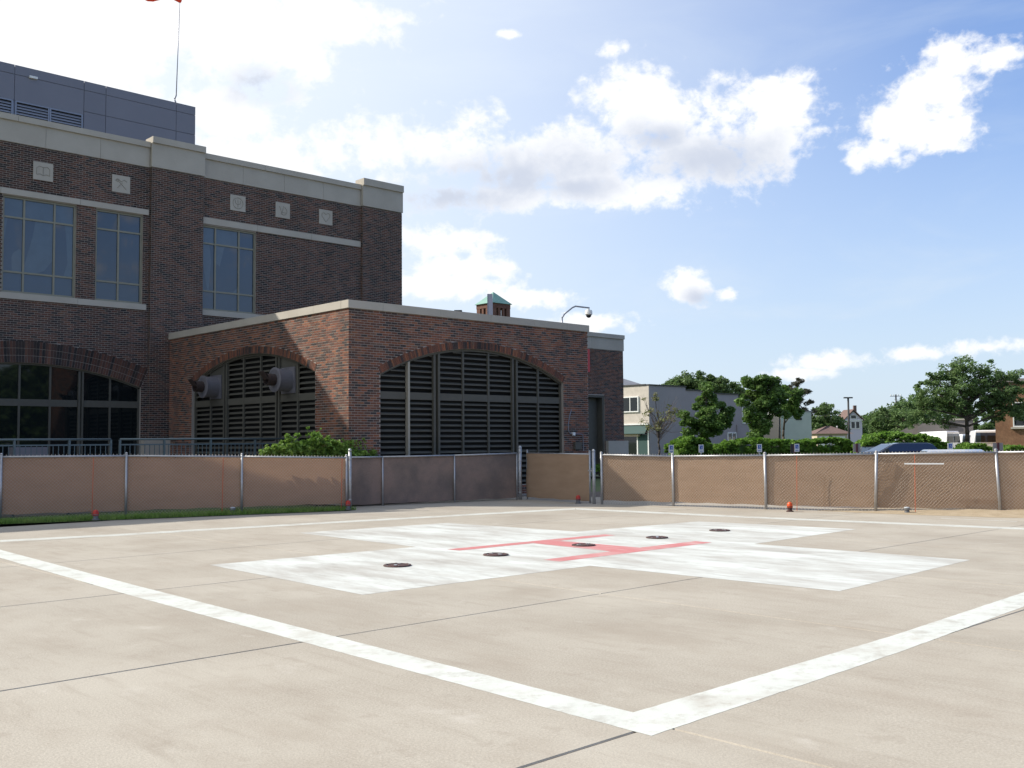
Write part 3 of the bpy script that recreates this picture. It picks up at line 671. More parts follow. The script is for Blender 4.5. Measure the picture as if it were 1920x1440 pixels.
# coping
cu = [ua-.05, 16.5, 18.55, 20.5, 22.36, 23.85, UR+.05]
for a, b in zip(cu[:-1], cu[1:]):
    mb = MB(); mb.box(a+.003, b-.003, va-.05, va+.3, 5.285, 5.50); mb.build('coping_stone', mStone, annex)
cv = [va+.304, 24.30, 26.53, 29.24, 31.4, vm-.02]
for a, b in zip(cv[:-1], cv[1:]):
    mb = MB(); mb.box(ua-.05, ua+.3, a+.003, b-.003, 5.285, 5.50); mb.build('coping_stone', mStone, annex)
mb = MB(); mb.box(UR-.3, UR+.05, va+.304, vm-.02, 5.285, 5.50); mb.build('coping_stone', mStone, annex)
def louvre(parent, fr, A, dep, mull, bandz, zbot, pale=None, solid=(), pitch=.155):
    """mull: list of (s, width, depth_out); panels of slats between them"""
    w = MB(); n = 30
    for i in range(n):
        a, b = A.s0+(A.s1-A.s0)*i/n, A.s0+(A.s1-A.s0)*(i+1)/n; V = []
        za, zb = A.zt(a), A.zt(b)
        for d in (-dep, -dep+.07):
            V += [(a, d, za-.07), (b, d, zb-.07), (b, d, zb-.004), (a, d, za-.004)]
        P = [fr.P(*p) for p in V]
        w.add(P, [(0, 1, 2, 3), (4, 5, 6, 7), (0, 1, 5, 4), (2, 3, 7, 6)])
    for s in (A.s0, A.s1-.055): fbox(w, fr, s+.002, s+.053, -dep, -dep+.07, zbot, A.zt(s if s == A.s0 else A.s1)-.03)
    win = w.build('louvre_frame', mLouv, parent)
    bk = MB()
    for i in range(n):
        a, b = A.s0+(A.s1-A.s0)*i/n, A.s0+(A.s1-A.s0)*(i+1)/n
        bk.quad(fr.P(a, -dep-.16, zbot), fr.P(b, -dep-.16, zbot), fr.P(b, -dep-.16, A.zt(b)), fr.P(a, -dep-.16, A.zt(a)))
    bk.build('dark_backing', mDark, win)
    edges = [A.s0+.05]
    for k, (s, wd, do) in enumerate(mull):
        mb = MB()
        if wd > .15:
            for q in (-1, 1):
                c = s+q*(wd/2-.035); fbox_taper(mb, fr, c-.035, c+.035, -dep+.0, -dep+do, zbot, A.zt(c-.035)-.06, A.zt(c+.035)-.06)
            fbox_taper(mb, fr, s-wd/2+.08, s+wd/2-.08, -dep-.02, -dep+.005, zbot, A.zt(s)-.06, A.zt(s)-.06)
        else: fbox_taper(mb, fr, s-wd/2, s+wd/2, -dep+.005, -dep+do, zbot, A.zt(s-wd/2)-.05, A.zt(s+wd/2)-.05)
        mb.build('mullion', mLouvL if k == pale else mLouv, win); edges += [s-wd/2, s+wd/2]
    edges.append(A.s1-.05)
    for i in range(0, len(edges), 2):
        a, b = edges[i], edges[i+1]
        mb = MB(); fbox(mb, fr, a+.002, b-.002, -dep, -dep+.05, bandz[0], bandz[1]); mb.build('cross_band', mLouv, win)
        zs = []; z = bandz[0]-.13
        while z > zbot+.05: zs.append(z); z -= pitch
        z = bandz[1]+.11
        if i//2 not in solid:
            while z < A.ap: zs.append(z); z += pitch
        else:
            for (p, q) in solid[i//2]:
                mb = MB(); p, q = max(p, a), min(q, b); fbox_taper(mb, fr, p, q, -dep+.001, -dep+.03, bandz[1]+.002, A.zt(p)-.06, A.zt(q)-.06); mb.build('blank_panel', mLouv, win)
        for z in zs:
            p, q = a+.004, b-.004
            if z+.03 > min(A.zt(p), A.zt(q))-.07:
                if z+.03 > max(A.zt(p), A.zt(q), A.zt((p+q)/2))-.08: continue
                cc = math.sqrt(max((A.R-.07)**2-(z+.03-A.cz)**2, 0)); p, q = max(p, A.c-cc), min(q, A.c+cc)
                if q-p < .06: continue
            mb = MB(); fbox(mb, fr, p, q, -dep+.015, -dep+.03, z, z+.031)
            V = [fr.P(p, -dep+.015, z+.025), fr.P(q, -dep+.015, z+.03), fr.P(q, -dep-.04, z+.065), fr.P(p, -dep-.04, z+.065)]
            V2 = [(x[0], x[1], x[2]+.006) for x in V]; mb.hexa(V+V2); mb.build('slat', mLouv, win)
    return win
louvre(annex, fR, AR, .16, [(17.45, .065, .13), (18.49, .24, .09), (19.52, .065, .06), (20.53, .065, .06), (21.60, .24, .09), (22.64, .065, .06)], (2.877, 3.082), .36, pale=0)
off = 28.01-20.06
lw = louvre(annex, fL, AL, .16, [(25.35, .065, .06), (26.42, .24, .09), (27.45, .065, .06), (28.50, .065, .06), (29.62, .24, .09), (30.65, .065, .06)], (2.885, 3.09), .64,
            solid={1: [(25.35, 26.4)], 5: [(29.7, 30.62)]})
# exhaust fans on the left arch
for v in (25.86, 30.30):
    mb = MB(); mb.box(ua+.085, ua+.125, v-.37, v+.37, 3.12, 3.88); e = mb.build('exhaust_fan', mPanel, annex, label='grey square-flanged exhaust fan with a dark round outlet')
    mb = MB(); mb.lathe((ua+.085, v, 3.50), [(.33, 0), (.33, .40), (.36, .41), (.36, .44), (.30, .45), (.22, .44)], 28, axis='-x'); mb.build('fan_drum', mPanel, e, smooth=False)
    mb = MB(); mb.lathe((ua-.36, v, 3.50), [(.17, 0), (.17, .26), (.15, .26), (.15, .05)], 22, axis='-x'); mb.build('outlet', mSoot, e)
    mb = MB(); mb.prism([(ua-.62, v-.15, 3.50), (ua-.62, v+.15, 3.50), (ua-.80, v+.13, 3.72), (ua-.80, v-.13, 3.72)], (.02, 0, .015)); mb.build('flap', mSoot, e)
# conduit and junction box on the right end of the annex
mb = MB(); d = va-.03; mb.path([(24.02, d, 2.70), (23.92, d, 2.45), (23.86, d, 2.2), (23.87, d, 2.0), (23.95, d, 1.915), (24.06, d, 1.905)], .014); mb.path([(24.14, d, 1.905), (24.52, d, 1.895), (24.55, d, 1.85), (24.57, d, 1.35)], .014)
mb.build('conduit', mPanelTrim, annex)
mb = MB(); mb.box(24.05, 24.15, va-.075, va-.007, 1.855, 1.955); mb.build('junction_box', mWhite, annex)
mb = MB(); mb.box(24.12, 24.42, va-.10, va-.007, 1.40, 1.64); mb.build('louvre_vent', mLouv, annex)
# CCTV camera
cc_ = empty('security_camera', (24.0, 22.95, 5.5), 'white dome security camera on a bent pole at the right end of the annex roof', 'camera')
mb = MB(); mb.path([(24.0, 22.95, 5.2), (24.0, 22.95, 5.72), (24.12, 22.95, 5.86), (24.52, 22.95, 6.11), (24.66, 22.95, 6.16), (25.33, 22.95, 6.16)], .027, 8); mb.build('bent_pole', mPanelTrim, cc_, smooth=True)
mb = MB(); mb.lathe((25.30, 22.95, 5.98), [(.03, .17), (.035, .12), (.11, .10), (.125, .04), (.125, -.04), (.10, -.06)], 18); mb.build('housing', mWhite, cc_)
mb = MB(); mb.lathe((25.30, 22.95, 5.92), [(.095, 0), (.085, -.05), (.05, -.085), (.01, -.10)], 16); mb.build('dome', mGlassD, cc_, smooth=True)

# ================================================================ MAIN BUILDING
hosp = empty('hospital_building', (5, vm, 0), 'tall dark brick hospital building with stone bands and blue-glass windows, filling the left', 'building')
fM = Fr((0, vm, 0), (1, 0, 0), (0, -1, 0))
W1, W2, W3 = Rect(9.99, 12.23, 6.45, 9.50), Rect(12.87, 14.46, 6.45, 9.50), Rect(16.49, 18.76, 6.45, 9.50)
W0 = Rect(7.75, 9.36, 6.45, 9.50)
AM = Arch(10.80, 3.66, 3.60, 4.27, .75); DO = Rect(35.3, 38.12, -.05, 3.94)
PR = .13
mb = MB()
backing(mb, fM, -6, 14.70, 0, 11.2, (W0, W1, W2, AM), 0, .3)
backing(mb, fM, 14.70, 16.60, 0, 11.2, (Rect(16.49, 16.59, 6.45, 9.5),) and (), PR, .1)
backing(mb, fM, 16.60, 23.46, 0, 11.2, (Rect(16.601, 18.76, 6.45, 9.50),), 0, .3)
backing(mb, fM, 23.46, 25.42, 0, 11.2, (), PR)
backing(mb, fM, 25.42, 39.6, 0, 6.25, (DO,), 0, .45)
for s in (14.70, 16.60, 23.46, 25.42): mb.quad(fM.P(s, -.02, 0), fM.P(s, PR, 0), fM.P(s, PR, 11.2), fM.P(s, -.02, 11.2))
mb.quad((25.42, vm-PR, 5), (25.42, vm+14, 5), (25.42, vm+14, 11.2), (25.42, vm-PR, 11.2))
mb.quad((39.6, vm, 0), (39.6, vm+14, 0), (39.6, vm+14, 6.25), (39.6, vm, 6.25))
mb.box(-6, 25.4, vm+.25, vm+14, 11.25, 11.35); mb.box(25.42, 39.5, vm+.3, vm+14, 6.3, 6.4)
mb.build('wall_core', mMortar, hosp)
mb = MB(); mb.box(-5.9, 25.38, vm+.31, vm+13.9, .01, 11.2); mb.box(25.4, 39.55, vm+.46, vm+13.9, .01, 6.2); mb.build('light_leak_block', mDark, hosp)  # added dark blocks behind the openings keep sunlight from leaking in
bricks(fM, -5.98, 14.69, .6, 11.19, (W0, W1, W2, AM), 0, .68).build('brick_facing', mBrickM, hosp, kind='stuff')
bricks(fM, 14.71, 16.59, .6, 11.19, (), PR).build('brick_facing', mBrickM, hosp, kind='stuff')
bricks(fM, 16.61, 23.45, 5.0, 11.19, (W3,), 0).build('brick_facing', mBrickM, hosp, kind='stuff')
bricks(fM, 23.47, 25.42, 4.8, 11.19, (), PR).build('brick_facing', mBrickM, hosp, kind='stuff')
bricks(fM, 33.0, 39.59, .0, 6.24, (DO,), 0).build('brick_facing', mBrickF, hosp, kind='stuff')
for s_, q_ in ((14.70, -1), (16.60, 1), (23.46, -1), (25.42, 1)):
    bricks(Fr((s_, vm, 0), (0, -1, 0), (q_, 0, 0)), 0, PR+.006, .6, 11.19, ()).build('brick_facing', mBrickM, hosp, kind='stuff')
for k in range(3): ring_bricks(fM, AM, .228*k, .228*(k+1)-.008, .004*k, .085).build('brick_arch', mBrickM, hosp, kind='stuff')
# stone parapet: blocks and copings
def parapet(cuts, d, z0, z1, zc, over=.07):
    stone_run(hosp, fM, cuts, -.3, d, z0, z1, 'parapet_stone')
    c2 = [cuts[0]-.0]+[(a+b)/2 for a, b in zip(cuts[:-1], cuts[1:])][::1]+[cuts[-1]]
    c2 = [c2[0]]+c2[2:-2:2]+[c2[-1]]
    stone_run(hosp, fM, c2, -.35, d+over, z1+.002, zc, 'coping_stone')
parapet([7.02, 9.5, 11.22, 12.97, 14.66], .04, 11.20, 11.88, 12.07)
parapet([-6, -4.2, -2.4, -.6, 1.2, 3, 4.8, 6.98], .04, 11.10, 11.52, 11.60)  # unseen left run, height lowered so sun reaches the bush and fence
parapet([14.67, 16.63], PR+.05, 11.21, 12.04, 12.26)
parapet([16.64, 18.2, 19.92, 21.65, 23.42], .04, 11.205, 11.88, 12.08)
parapet([23.43, 25.45], PR+.05, 11.22, 12.06, 12.34)
parapet([25.47, 28.0, 30.3, 32.6, 34.9, 37.2, 39.63], .04, 6.25, 6.84, 7.05)
for cuts, z0, z1, d in (([-6, -3, 0, 4, 7.6, 9.9, 12.34, 14.65], 9.53, 9.715, .05), ([16.47, 18.8, 21.12, 23.42], 9.54, 9.77, .05), ([-6, -3, 0, 4, 7.6, 9.9, 12.3, 14.59], 6.245, 6.44, .06), ([16.45, 18.9, 21.2, 23.42], 6.25, 6.445, .06)):
    stone_run(hosp, fM, cuts, .0, d, z0, z1, 'stone_band')
mb = MB(); fbox(mb, fM, 14.47, 15.39, -.05, .30, .55, 1.83); mb.build('stone_plinth', mStone, hosp)
mb = MB(); fbox(mb, fM, 38.18, 39.72, .0, .18, -.05, 1.68); mb.build('stone_plinth', mStone, hosp)
mb = MB(); fbox(mb, fM, 9.95, 10.95, 1.1, 1.5, .6, 1.62); mb.build('utility_cabinet', mPanel, hosp)
def window(fr, R_, mul, bars, dep=.13, parent=hosp, glass=mGlass):
    w = MB(); a, b, z0, z1 = R_.s0, R_.s1, R_.zb, R_.z1; f = .06
    fbox(w, fr, a, a+f, -dep, -dep+.07, z0, z1); fbox(w, fr, b-f, b, -dep, -dep+.07, z0, z1)
    fbox(w, fr, a+f, b-f, -dep, -dep+.07, z0, z0+f); fbox(w, fr, a+f, b-f, -dep, -dep+.07, z1-f, z1)
    win = w.build('window', mFrame, parent)
    for m in mul:
        w = MB(); fbox(w, fr, m-.028, m+.028, -dep+.003, -dep+.065, z0+f, z1-f); w.build('mullion', mFrame, win)
    xs = [a+f]+[q for m in mul for q in (m-.028, m+.028)]+[b-f]; zs = [z0+f]+[q for z in bars for q in (z-.028, z+.028)]+[z1-f]
    for i in range(0, len(xs), 2):
        for z in bars:
            w = MB(); fbox(w, fr, xs[i], xs[i+1], -dep+.006, -dep+.06, z-.028, z+.028); w.build('glazing_bar', mFrame, win)
        for k in range(0, len(zs), 2):
            w = MB(); t1, t2 = rnd.uniform(-.003, .003), rnd.uniform(-.003, .003)
            P = [fr.P(xs[i], -dep+.02+t1, zs[k]), fr.P(xs[i+1], -dep+.02-t1, zs[k]), fr.P(xs[i+1], -dep+.02+t2, zs[k+1]), fr.P(xs[i], -dep+.02-t2, zs[k+1])]
            w.quad(*(P if fr.flip else P[::-1])); w.build('pane', mGlassP if (glass is mGlass and k == len(zs)-2 and rnd.random() < .75) else glass, win)
    return win
window(fM, W0, [8.55], [8.84, 7.11]); window(fM, W1, [10.64, 11.57], [8.84, 7.11]); window(fM, W2, [13.65], [8.86, 7.11]); window(fM, Rect(16.62, 18.76, 6.45, 9.5), [17.17, 18.10], [8.86, 7.14])
# arched window
A = AM; dep = .16; w = MB(); n = 26
for i in range(n):
    a, b = A.s0+(A.s1-A.s0)*i/n, A.s0+(A.s1-A.s0)*(i+1)/n; za, zb = A.zt(a), A.zt(b)
    P = [fM.P(*p) for d in (-dep, -dep+.07) for p in ((a, d, za-.06), (b, d, zb-.06), (b, d, zb-.003), (a, d, za-.003))]
    w.add(P, [(0, 1, 2, 3), (4, 5, 6, 7), (0, 1, 5, 4), (2, 3, 7, 6)])
for s in (A.s0+.002, A.s1-.062): fbox(w, fM, s, s+.06, -dep, -dep+.07, .75, A.zt(s)-.03)
win = w.build('arched_window', mLouv, hosp)
ms = [(8.12, .06), (9.10, .20), (9.67+.0, .06), (10.61, .06), (11.54, .06), (12.50, .20), (13.46, .06)]
ms = [(8.12, .06), (9.08, .20), (10.0-.34, .06), (10.61, .06), (11.54, .06), (12.50, .20), (13.46, .06)]
ed = [A.s0+.06]
for s, wd in ms:
    mb = MB()
    if wd > .1:
        for q in (-.055, .055): fbox(mb, fM, s+q-.03, s+q+.03, -dep, -dep+.09, .75, A.zt(s)-.06)
        fbox(mb, fM, s-.026, s+.026, -dep-.02, -dep+.02, .75, A.zt(s)-.06)
    else: fbox(mb, fM, s-.03, s+.03, -dep+.002, -dep+.065, .75, A.zt(s)-.05)
    mb.build('mullion', mLouv, win); ed += [s-wd/2, s+wd/2]
ed.append(A.s1-.06)
for i in range(0, len(ed), 2):
    a, b = ed[i]+.001, ed[i+1]-.001
    if b-a < .05: continue
    mb = MB(); fbox(mb, fM, a, b, -dep+.004, -dep+.06, 2.91, 3.13); mb.build('transom', mLouv, win)
    for z0, f in ((.75, None), (3.13, 1)):
        for q in range(3 if f else 1):
            m_ = 3 if f else 1; p, r = a+(b-a)*q/m_, a+(b-a)*(q+1)/m_
            if f and q: continue
            w = MB()
            if f:
                nn = 6; P = [fM.P(a, -dep+.02, z0), fM.P(b, -dep+.02, z0)]+[fM.P(b-(b-a)*k/nn, -dep+.02, A.zt(b-(b-a)*k/nn)-.05) for k in range(nn+1)]
                w.poly(P)
            else: w.quad(fM.P(a, -dep+.02, z0), fM.P(b, -dep+.02, z0), fM.P(b, -dep+.02, 2.91), fM.P(a, -dep+.02, 2.91))
            w.build('pane', mGlassD, win)
# wing doorway
mb = MB(); fbox(mb, fM, 35.3, 38.12, -.45, -.40, 0, 3.94); dr = mb.build('door', mLouv, hosp, label='dark olive door set deep in the brick wing')
mb = MB(); fbox(mb, fM, 38.0, 38.12, -.39, -.03, 0, 3.93); fbox(mb, fM, 35.3, 38.0, -.39, -.03, 3.84, 3.93); mb.build('door_frame', mLouv, dr)
for k in range(3):
    mb = MB(); fbox(mb, fM, 35.4+k*.86, 36.2+k*.86, -.40, -.385, .2, 3.7); mb.build('door_panel', mLouv, dr)
mb = MB(); fbox(mb, fM, 36.15, 36.93, .06, .14, 5.06, 6.19); mb.build('red_sign', M('red_sign_face', (.50, .02, .03), None, rough=.4), hosp, label='flat red sign on the wing wall')
# carved medallions
def relief(kind):
    L = []
    circ = lambda cx, cz, r, n=18, a0=0, a1=2*math.pi: [(cx+r*math.cos(a0+(a1-a0)*i/n), cz+r*math.sin(a0+(a1-a0)*i/n)) for i in range(n+1)]
    if kind == 0: L = [[(-.20, -.12), (-.20, .09), (-.12, .16), (0, .13), (.12, .16), (.20, .09), (.20, -.12), (.1, -.09), (0, -.13), (-.1, -.09), (-.20, -.12)], [(0, .13), (0, -.13)]]
    if kind == 1: L = [[(-.20, .10), (-.10, .16), (0, .08), (.10, .16), (.20, .10)], [(-.12, .12), (.17, -.16)], [(.04, .05), (-.13, -.15)], circ(-.12, .12, .05, 8)]
    if kind == 2: L = [circ(0, 0, .20), [(-.10, .10), (-.10, .0), (0, -.06), (.10, .0), (.10, .10)], [(0, .12), (0, -.15)]]
    if kind == 3: L = [[(-.15, .14), (-.05, -.12), (.03, .16)], circ(.02, -.02, .15, 14, -2.4, 1.2), [(-.02, -.08), (.12, -.08)]]
    if kind == 4: L = [[(0, -.19), (-.18, .03), (-.185, .11), (-.13, .165), (-.06, .16), (0, .10), (.06, .16), (.13, .165), (.185, .11), (.18, .03), (0, -.19)]]
    return L
for k, (s, z) in enumerate(((11.16, 10.43), (13.68, 10.45), (18.0, 10.48), (19.87, 10.50), (21.78, 10.52))):
    mb = MB(); fbox(mb, fM, s-.305, s+.305, -.02, .03, z-.29, z+.29)
    mm = mb.build('medallion', mStone, hosp, label=('stone square carved with an open book', 'stone square carved with crossed scrolls', 'stone square carved with a trident in a ring', 'stone square carved with a curling figure', 'stone square carved with a heart')[k])
    mb = MB()
    for P in relief(k): mb.path([fM.P(s+x, .033, z+y) for x, y in P], .011, 4)
    mb.build('carving', mStoneD, mm)
# penthouse
vp = 38.6; fP = Fr((0, vp, 0), (1, 0, 0), (0, -1, 0))
mb = MB(); mb.box(-6, 18.74, vp+.04, vp+9, 10.5, 15.44); ph = mb.build('rooftop_penthouse', mPanelTrim, hosp, label='flat grey metal-clad penthouse above the parapet')
us = [-3, 1.2, 5.4, 8.9, 11.78, 14.26, 15.09, 17.93, 18.76]; zs = [10.6, 12.55, 14.32, 15.14, 15.5]
LV = [(8.2, 9.6), (9.85, 11.70), (11.84, 12.98), (13.05, 14.19)]
for i in range(len(us)-1):
    for j in range(len(zs)-1):
        a, b, z0, z1 = us[i], us[i+1], zs[j], zs[j+1]
        if j == 2 and a in (11.78,) or (j == 2 and a == 8.9): pass
        if us[i] in (8.9, 11.78) and j == 1: z1 = 13.0
        if us[i] in (8.9, 11.78) and j == 2: z0 = 14.18
        if us[i] in (8.9, 11.78) and j == 2:
            pass
        mb = MB(); fbox(mb, fP, a+.009, b-.009, -.03, .0, z0+.009, z1-.009); mb.build('cladding_panel', mPanel, ph)
for a, b in ((8.95, 10.3), (10.35, 11.70), (11.84, 12.98), (13.05, 14.19)):
    mb = MB(); fbox(mb, fP, a, b, -.038, -.036, 13.02, 14.16); lv = mb.build('roof_louvre', mDark, ph)
    mb = MB()
    fbox(mb, fP, a-.03, a+.02, -.035, .02, 13.0, 14.18); fbox(mb, fP, b-.02, b+.03, -.035, .02, 13.0, 14.18); fbox(mb, fP, a+.02, b-.02, -.035, .02, 14.13, 14.18); mb.build('louvre_frame', mPanelTrim, lv)
    z = 13.06
    while z < 14.1:
        mb = MB(); V = [fP.P(a+.02, .0, z), fP.P(b-.02, .0, z), fP.P(b-.02, -.034, z+.06), fP.P(a+.02, -.034, z+.06)]; mb.hexa(V+[(x, y, q+.022) for x, y, q in V]); mb.build('slat', mPanelTrim, lv); z += .105
mb = MB(); fbox(mb, fP, 12.27, 12.55, .0, .09, 15.12, 15.20); mb.build('wall_light', mWhite, ph)
# terrace behind the left fence
mb = MB(); mb.box(-6, ua-.01, 25.15, vm, -.1, .6); mb.build('terrace', mConc, kind='structure')
# railing
def railing(pts, label, bal=.114):
    r = empty('metal_railing', (pts[0], 24.9, .0), label, 'railing', 'railings along the terrace')
    mb = MB(); mb.tube((pts[0], 24.9, 1.80), (pts[-1], 24.9, 1.80), .026, n=8); mb.build('top_rail', mRail, r, smooth=True)
    mb = MB(); mb.box(pts[0], pts[-1], 24.88, 24.92, 1.65, 1.685); mb.build('mid_rail', mRail, r)
    mb = MB(); mb.box(pts[0], pts[-1], 24.88, 24.92, .78, .81); mb.build('bottom_rail', mRail, r)
    for a in pts:
        mb = MB(); mb.box(a-.022, a+.022, 24.87, 24.93, .0, 1.79); mb.build('post', mRail, r)
    for a, b in zip(pts[:-1], pts[1:]):
        n = int((b-a)/bal)
        for i in range(1, n):
            x = a+(b-a)*i/n; mb = MB(); mb.box(x-.008, x+.008, 24.892, 24.908, .81, 1.65); mb.build('baluster', mRail, r)
railing([5.3, 6.52, 7.753, 8.987, 9.98], 'blue-grey railing above the far left end of the fence')
railing([10.207, 11.344, 12.615, 13.909, 15.2], 'blue-grey railing between the terrace edge and the green bush')

# windsock on the penthouse
ws = empty('windsock', (17.93, 38.62, 15.5), 'orange-red windsock on a thin pole at the corner of the metal penthouse', 'windsock')
mb = MB(); mb.path([(17.93, 38.62, 15.45), (17.86, 38.62, 15.62), (17.93, 38.62, 15.80)], .03, 6); mb.tube((17.93, 38.62, 15.8), (18.03, 38.62, 19.36), .022, .014, 8); mb.build('pole', mPanelTrim, ws, smooth=True)
mb = MB(); mb.tube((18.03, 38.62, 19.36), (18.05, 38.62, 19.95), .010, n=6); mb.build('swivel', mPanelTrim, ws)
mb = MB(); V = []; Fc = []; n, m = 14, 9
for i in range(m+1):
    t = i/m; cx = 18.06-2.05*t; cz = 19.95-.34*t-.10*math.sin(math.pi*t)+.14*math.sin(2.2*math.pi*t); r = .27-.14*t
    for k in range(n):
        a = 2*math.pi*k/n; V.append((cx+.02*math.sin(3*a), 38.62+r*math.cos(a), cz+r*math.sin(a)*(1-.25*t)+.012*math.sin(5*a+i)))
for i in range(m):
    for k in range(n): Fc.append((i*n+k, i*n+(k+1) % n, (i+1)*n+(k+1) % n, (i+1)*n+k))
mb.add(V, Fc); mb.build('sock', M('windsock_cloth', (.80, .10, .04), None, rough=.8, transl=.4), ws, smooth=True)

# ================================================================ foliage
def leaves(name, clusters, n, size, mat, seed, parent=None, aspect=.6, droop=0.0):
    n = int(n*1.7); size = size*.80
    """clusters: (x,y,z,r) small clumps; every clump gets n/len leaves"""
    g = np.random.RandomState(seed); C = np.array(clusters, float); idx = g.randint(0, len(C), n)
    d = g.normal(size=(n, 3)); d /= np.linalg.norm(d, axis=1)[:, None]; rr = g.rand(n)**.45
    P = C[idx, :3]+d*(C[idx, 3]*rr)[:, None]*np.array([1, 1, .75])
    n0 = n; a = g.normal(size=(n, 3)); a[:, 2] *= .6; a /= np.linalg.norm(a, axis=1)[:, None]
    b = g.normal(size=(n, 3)); b -= (b*a).sum(1)[:, None]*a; b /= np.linalg.norm(b, axis=1)[:, None]
    s = size*(.55+.9*g.rand(n))[:, None]
    V = np.stack([P-a*s, P-b*s*aspect*.9+a*s*.1, P+a*s, P+b*s*aspect*.9+a*s*.1], 1).reshape(-1, 3)
    if parent: V = V-np.array(root_loc(parent))
    return npmesh(name, V, 4, mat, parent)
def clumps(blobs_, per, cr, seed, hollow=.62):
    g = np.random.RandomState(seed); out = []
    for (x, y, z, rx, ry, rz) in blobs_:
        k = max(4, int(per*(rx*ry*rz)**(2/3)))
        d = g.normal(size=(k, 3)); d /= np.linalg.norm(d, axis=1)[:, None]; rr = hollow+(1-hollow)*g.rand(k)*1.12
        for q, r in zip(d, rr): out.append((x+q[0]*rx*r, y+q[1]*ry*r, z+q[2]*rz*r, cr*(.6+.8*g.rand())))
    return out
RT = Vector((math.sin(YAW), -math.cos(YAW), 0)); FWD = Vector((math.cos(YAW), math.sin(YAW), 0))
def tree(base, blobs_, label, mat, name='tree', n=4000, size=.16, per=9, cr=.55, tr=.12, fork=None, group='trees beyond the parking lot', seed=1, aspect=.6, hollow=.62, cat='tree', limbs=True, exact=False):
    """blobs are (right, up, toward-back, r_right, r_back, r_up) about the base in metres"""
    b = Vector(base); B = []
    for (rx, upz, bk, sr, sb, su) in blobs_:
        p = b+RT*rx+FWD*bk; s = max(sr, .01); B.append((p.x, p.y, upz, s, sb if exact else (s+sb)/2, su))
    r = empty(name, tuple(b), label, cat, group)
    fz = fork if fork else min(q[2]-q[5]*.6 for q in B); fz = max(fz, .3)
    mb = MB(); k = 5; prev = (b.x, b.y, b.z-.1)
    for i in range(1, k+1):
        t = i/k; p = (b.x+.05*math.sin(i*2+seed), b.y+.05*math.cos(i*3+seed), b.z+(fz-b.z)*t); mb.tube(prev, p, tr*(1.25-.45*(i-1)/k), tr*(1.25-.45*i/k), 8); prev = p
    mb.build('trunk', mWood, r, smooth=True)
    if limbs:
        mb = MB(); g = random.Random(seed)
        zt_ = max(q[2] for q in B); lead = (b.x*.7+.3*sum(q[0] for q in B)/len(B), b.y*.7+.3*sum(q[1] for q in B)/len(B), fz+(zt_-fz)*.62); base_ = prev; mb.tube(base_, lead, tr*.8, tr*.3, 7)
        for q in B:
            t_ = max(0, min(.9, (q[2]-fz)/(zt_-fz+.01)*.75-.12+g.uniform(-.12, .12))); prev = tuple(base_[i_]+(lead[i_]-base_[i_])*t_ for i_ in range(3))
            m1 = (prev[0]*.55+q[0]*.45+g.uniform(-.15, .15), prev[1]*.55+q[1]*.45, prev[2]*.5+q[2]*.5)
            mb.tube(prev, m1, tr*.55, tr*.38, 6); mb.tube(m1, (q[0], q[1], q[2]), tr*.38, tr*.15, 5)
            for _ in range(5):
                e = (q[0]+g.uniform(-.8, .8)*q[3], q[1]+g.uniform(-.8, .8)*q[4], q[2]+g.uniform(-.5, .9)*q[5]); mb.tube(m1 if _ % 2 else (q[0], q[1], q[2]), e, tr*.16, tr*.05, 4)
        mb.build('limbs', mWood, r, smooth=True)
    leaves('crown', clumps(B, per, cr, seed, hollow), n, size, mat, seed+5, r, aspect)
    return r
GB = 'trees beyond the parking lot'
# bush between the left fence and the annex corner
bb = (14.6, 22.9, 0)
BU = [(-1.5, 1.20, .38, .24, .28), (-1.05, 1.38, .45, .26, .34), (-.55, 1.50, .5, .26, .36), (-.05, 1.52, .5, .24, .36), (.45, 1.44, .5, .2, .34), (.95, 1.36, .45, .13, .32), (1.4, 1.28, .42, .1, .28), (1.75, 1.18, .3, .08, .24), (-1.0, .85, .7, .24, .5), (-.2, .9, .8, .22, .5), (.7, .85, .7, .14, .5), (-.3, 1.25, .9, .24, .35), (-.8, 1.2, .8, .24, .35), (.6, 1.2, .8, .15, .3)]
tree((14.35, 22.44, 0), [(.727*u, z, .687*u, a, b_, c) for u, z, a, b_, c in BU],
     'bright green leafy bush rising over the fence at the annex corner', mLeafBush, 'bush', 21000, .052, 520, .085, .03, fork=.4, group=None, seed=21, hollow=.25, cat='bush', aspect=.75, exact=True)
r = bpy.data.objects['bush']; g_ = random.Random(4); mb = MB(); cl = []
for k in range(16):
    s = -1.4+2.9*k/15+g_.uniform(-.08, .08); h = 1.66+.30*math.exp(-((s+.2)/.75)**2)+g_.uniform(-.10, .16)
    p = Vector((14.35+s, 22.44-.02*s, 0)); a = (p.x, p.y, 1.35); b2 = (p.x+g_.uniform(-.08, .08), p.y, h); mb.tube(a, b2, .006, .003, 4)
    for q in range(5): t = q/4; cl.append((a[0]+(b2[0]-a[0])*t, a[1], a[2]+(b2[2]-a[2])*t, .055))
mb.build('shoots', mLeafBush, r); leaves('shoot_leaves', cl, 420, .05, mLeafBush, 9, r, .6)
mb = MB()
leaves('low_ivy', [(36.6+.35*i, 33.2, .25+.12*math.sin(i), .3) for i in range(10)], 900, .07, mLeafHedge, 31)
setp(bpy.data.objects['low_ivy'], 'low green plants at the foot of the wing wall', 'plants', None, 'stuff')

